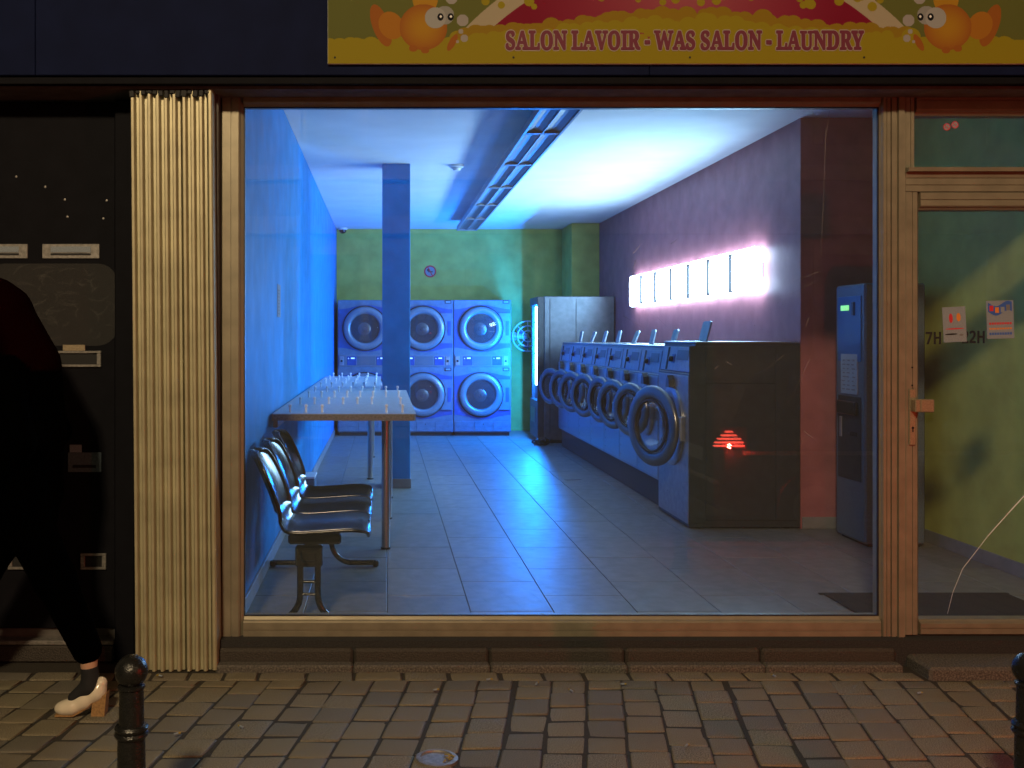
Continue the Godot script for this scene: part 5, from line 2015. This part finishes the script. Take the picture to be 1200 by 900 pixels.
# ---------------------------------------------------------------- parked car whose tail lamp shows in the window
func build_car() -> void:
	var t := thing("parked_car", "dark hatchback parked at the kerb, its red tail lamp mirrored in the shop window", "car", Vector3(2.62, ROAD, -0.95))
	var paint := mat("car_paint", lin(0.012, 0.013, 0.016), 0.22)
	paint.clearcoat_enabled = true
	paint.clearcoat = 0.8
	paint.clearcoat_roughness = 0.05
	# rear at x = 0, length along +x, side towards the shop at z = -0.80
	var side := PackedVector2Array([Vector2(0.0, 0.42), Vector2(0.0, 0.72), Vector2(0.05, 0.95), Vector2(0.20, 1.30), Vector2(0.40, 1.43), Vector2(1.5, 1.46), Vector2(2.1, 1.38), Vector2(2.75, 0.98), Vector2(3.55, 0.85), Vector2(3.82, 0.70), Vector2(3.86, 0.40), Vector2(3.70, 0.22), Vector2(3.45, 0.22), Vector2(3.38, 0.50), Vector2(3.2, 0.62), Vector2(2.98, 0.62), Vector2(2.8, 0.50), Vector2(2.74, 0.22), Vector2(1.02, 0.22), Vector2(0.96, 0.50), Vector2(0.8, 0.62), Vector2(0.58, 0.62), Vector2(0.42, 0.50), Vector2(0.36, 0.22), Vector2(0.12, 0.24)])
	var s := st()
	prism(s, side, Vector3.ZERO, Vector3.RIGHT, Vector3.UP, Vector3.BACK, -0.78, 0.78)
	part(t, "body", s, paint)
	s = st()
	span(s, Vector3(-0.06, 0.28, -0.74), Vector3(-0.0005, 0.50, 0.74), 0.025)
	part(t, "bumper", s, M.rubber)
	for z in [-1, 1]:
		for x in [0.69, 3.09]:
			s = st()
			lathe(s, [Vector2(0.17, -0.09), Vector2(0.28, -0.09), Vector2(0.30, -0.06), Vector2(0.30, 0.06), Vector2(0.28, 0.09), Vector2(0.17, 0.09), Vector2(0.17, -0.09)], Vector3(x, 0.302, z * 0.70), Basis(Vector3(1, 0, 0), Vector3(0, 0, 1), Vector3(0, -1, 0)), 28)
			var wh := part(t, "wheel", s, M.rubber)
			s = st()
			lathe(s, [Vector2(0.0, -0.05), Vector2(0.168, -0.05), Vector2(0.168, 0.05), Vector2(0.0, 0.05)], Vector3(x, 0.302, z * 0.70), Basis(Vector3(1, 0, 0), Vector3(0, 0, 1), Vector3(0, -1, 0)), 24)
			part(wh, "rim", s, M.dull_metal)
		for q in [[Vector2(0.42, 0.98), Vector2(0.50, 1.32), Vector2(1.05, 1.36), Vector2(1.05, 0.98)], [Vector2(1.12, 0.98), Vector2(1.12, 1.37), Vector2(1.95, 1.34), Vector2(2.40, 0.98)]]:
			s = st()
			prism(s, PackedVector2Array(q), Vector3(0, 0, z * 0.781), Vector3.RIGHT, Vector3.UP, Vector3.BACK * z, 0.0, 0.006)
			part(t, "side_window", s, M.dark_window)
		s = st()
		span(s, Vector3(0.14, 0.705, z * 0.781 - 0.012 * (1 if z < 0 else 0)), Vector3(3.6, 0.735, z * 0.781 + 0.012 * (1 if z > 0 else 0)), 0.003)
		part(t, "side_moulding", s, M.brass)
	s = st()
	prism(s, PackedVector2Array([Vector2(-0.55, 1.0), Vector2(0.55, 1.0), Vector2(0.48, 1.26), Vector2(-0.48, 1.26)]), Vector3(-0.305, 0.0, 0), Vector3.BACK, Vector3(0.39, 1, 0), Vector3(-1, 0.39, 0), -0.002, 0.006)
	part(t, "rear_window", s, M.dark_window)
	# tail lamps wrap round the corner; the one towards the shop is lit
	glow("tail_lamp_glow", lin(1.0, 0.09, 0.05), 9.0)
	mat("tail_lens", lin(0.25, 0.01, 0.01), 0.15)
	for z in [-1, 1]:
		s = st()
		bx(s, Vector3(0.07, 0.84, z * 0.775), Vector3(0.20, 0.17, 0.05), 0.01)
		var tl := part(t, "tail_lamp", s, M.tail_lens)
		if z < 0:
			for k in 5:
				var w: float = [0.235, 0.22, 0.18, 0.12, 0.06][k]
				s = st()
				bx(s, Vector3(0.02, 0.78 + k * 0.027, -0.815), Vector3(w, 0.013, 0.026), 0.004)
				part(tl, "lamp_strip", s, M.tail_lamp_glow)
			var o := OmniLight3D.new()
			o.name = "tail_light"
			o.light_color = lin(1.0, 0.04, 0.02)
			o.light_energy = 1.5
			o.light_size = 0.015
			o.omni_range = 15.0
			o.omni_attenuation = 2.0
			o.shadow_enabled = true
			o.position = Vector3(0.02, 0.78, -0.817)
			tl.add_child(o)
	s = st()
	span(s, Vector3(-0.012, 0.60, -0.26), Vector3(-0.0005, 0.71, 0.26), 0.003)
	part(t, "number_plate", s, M.paper)
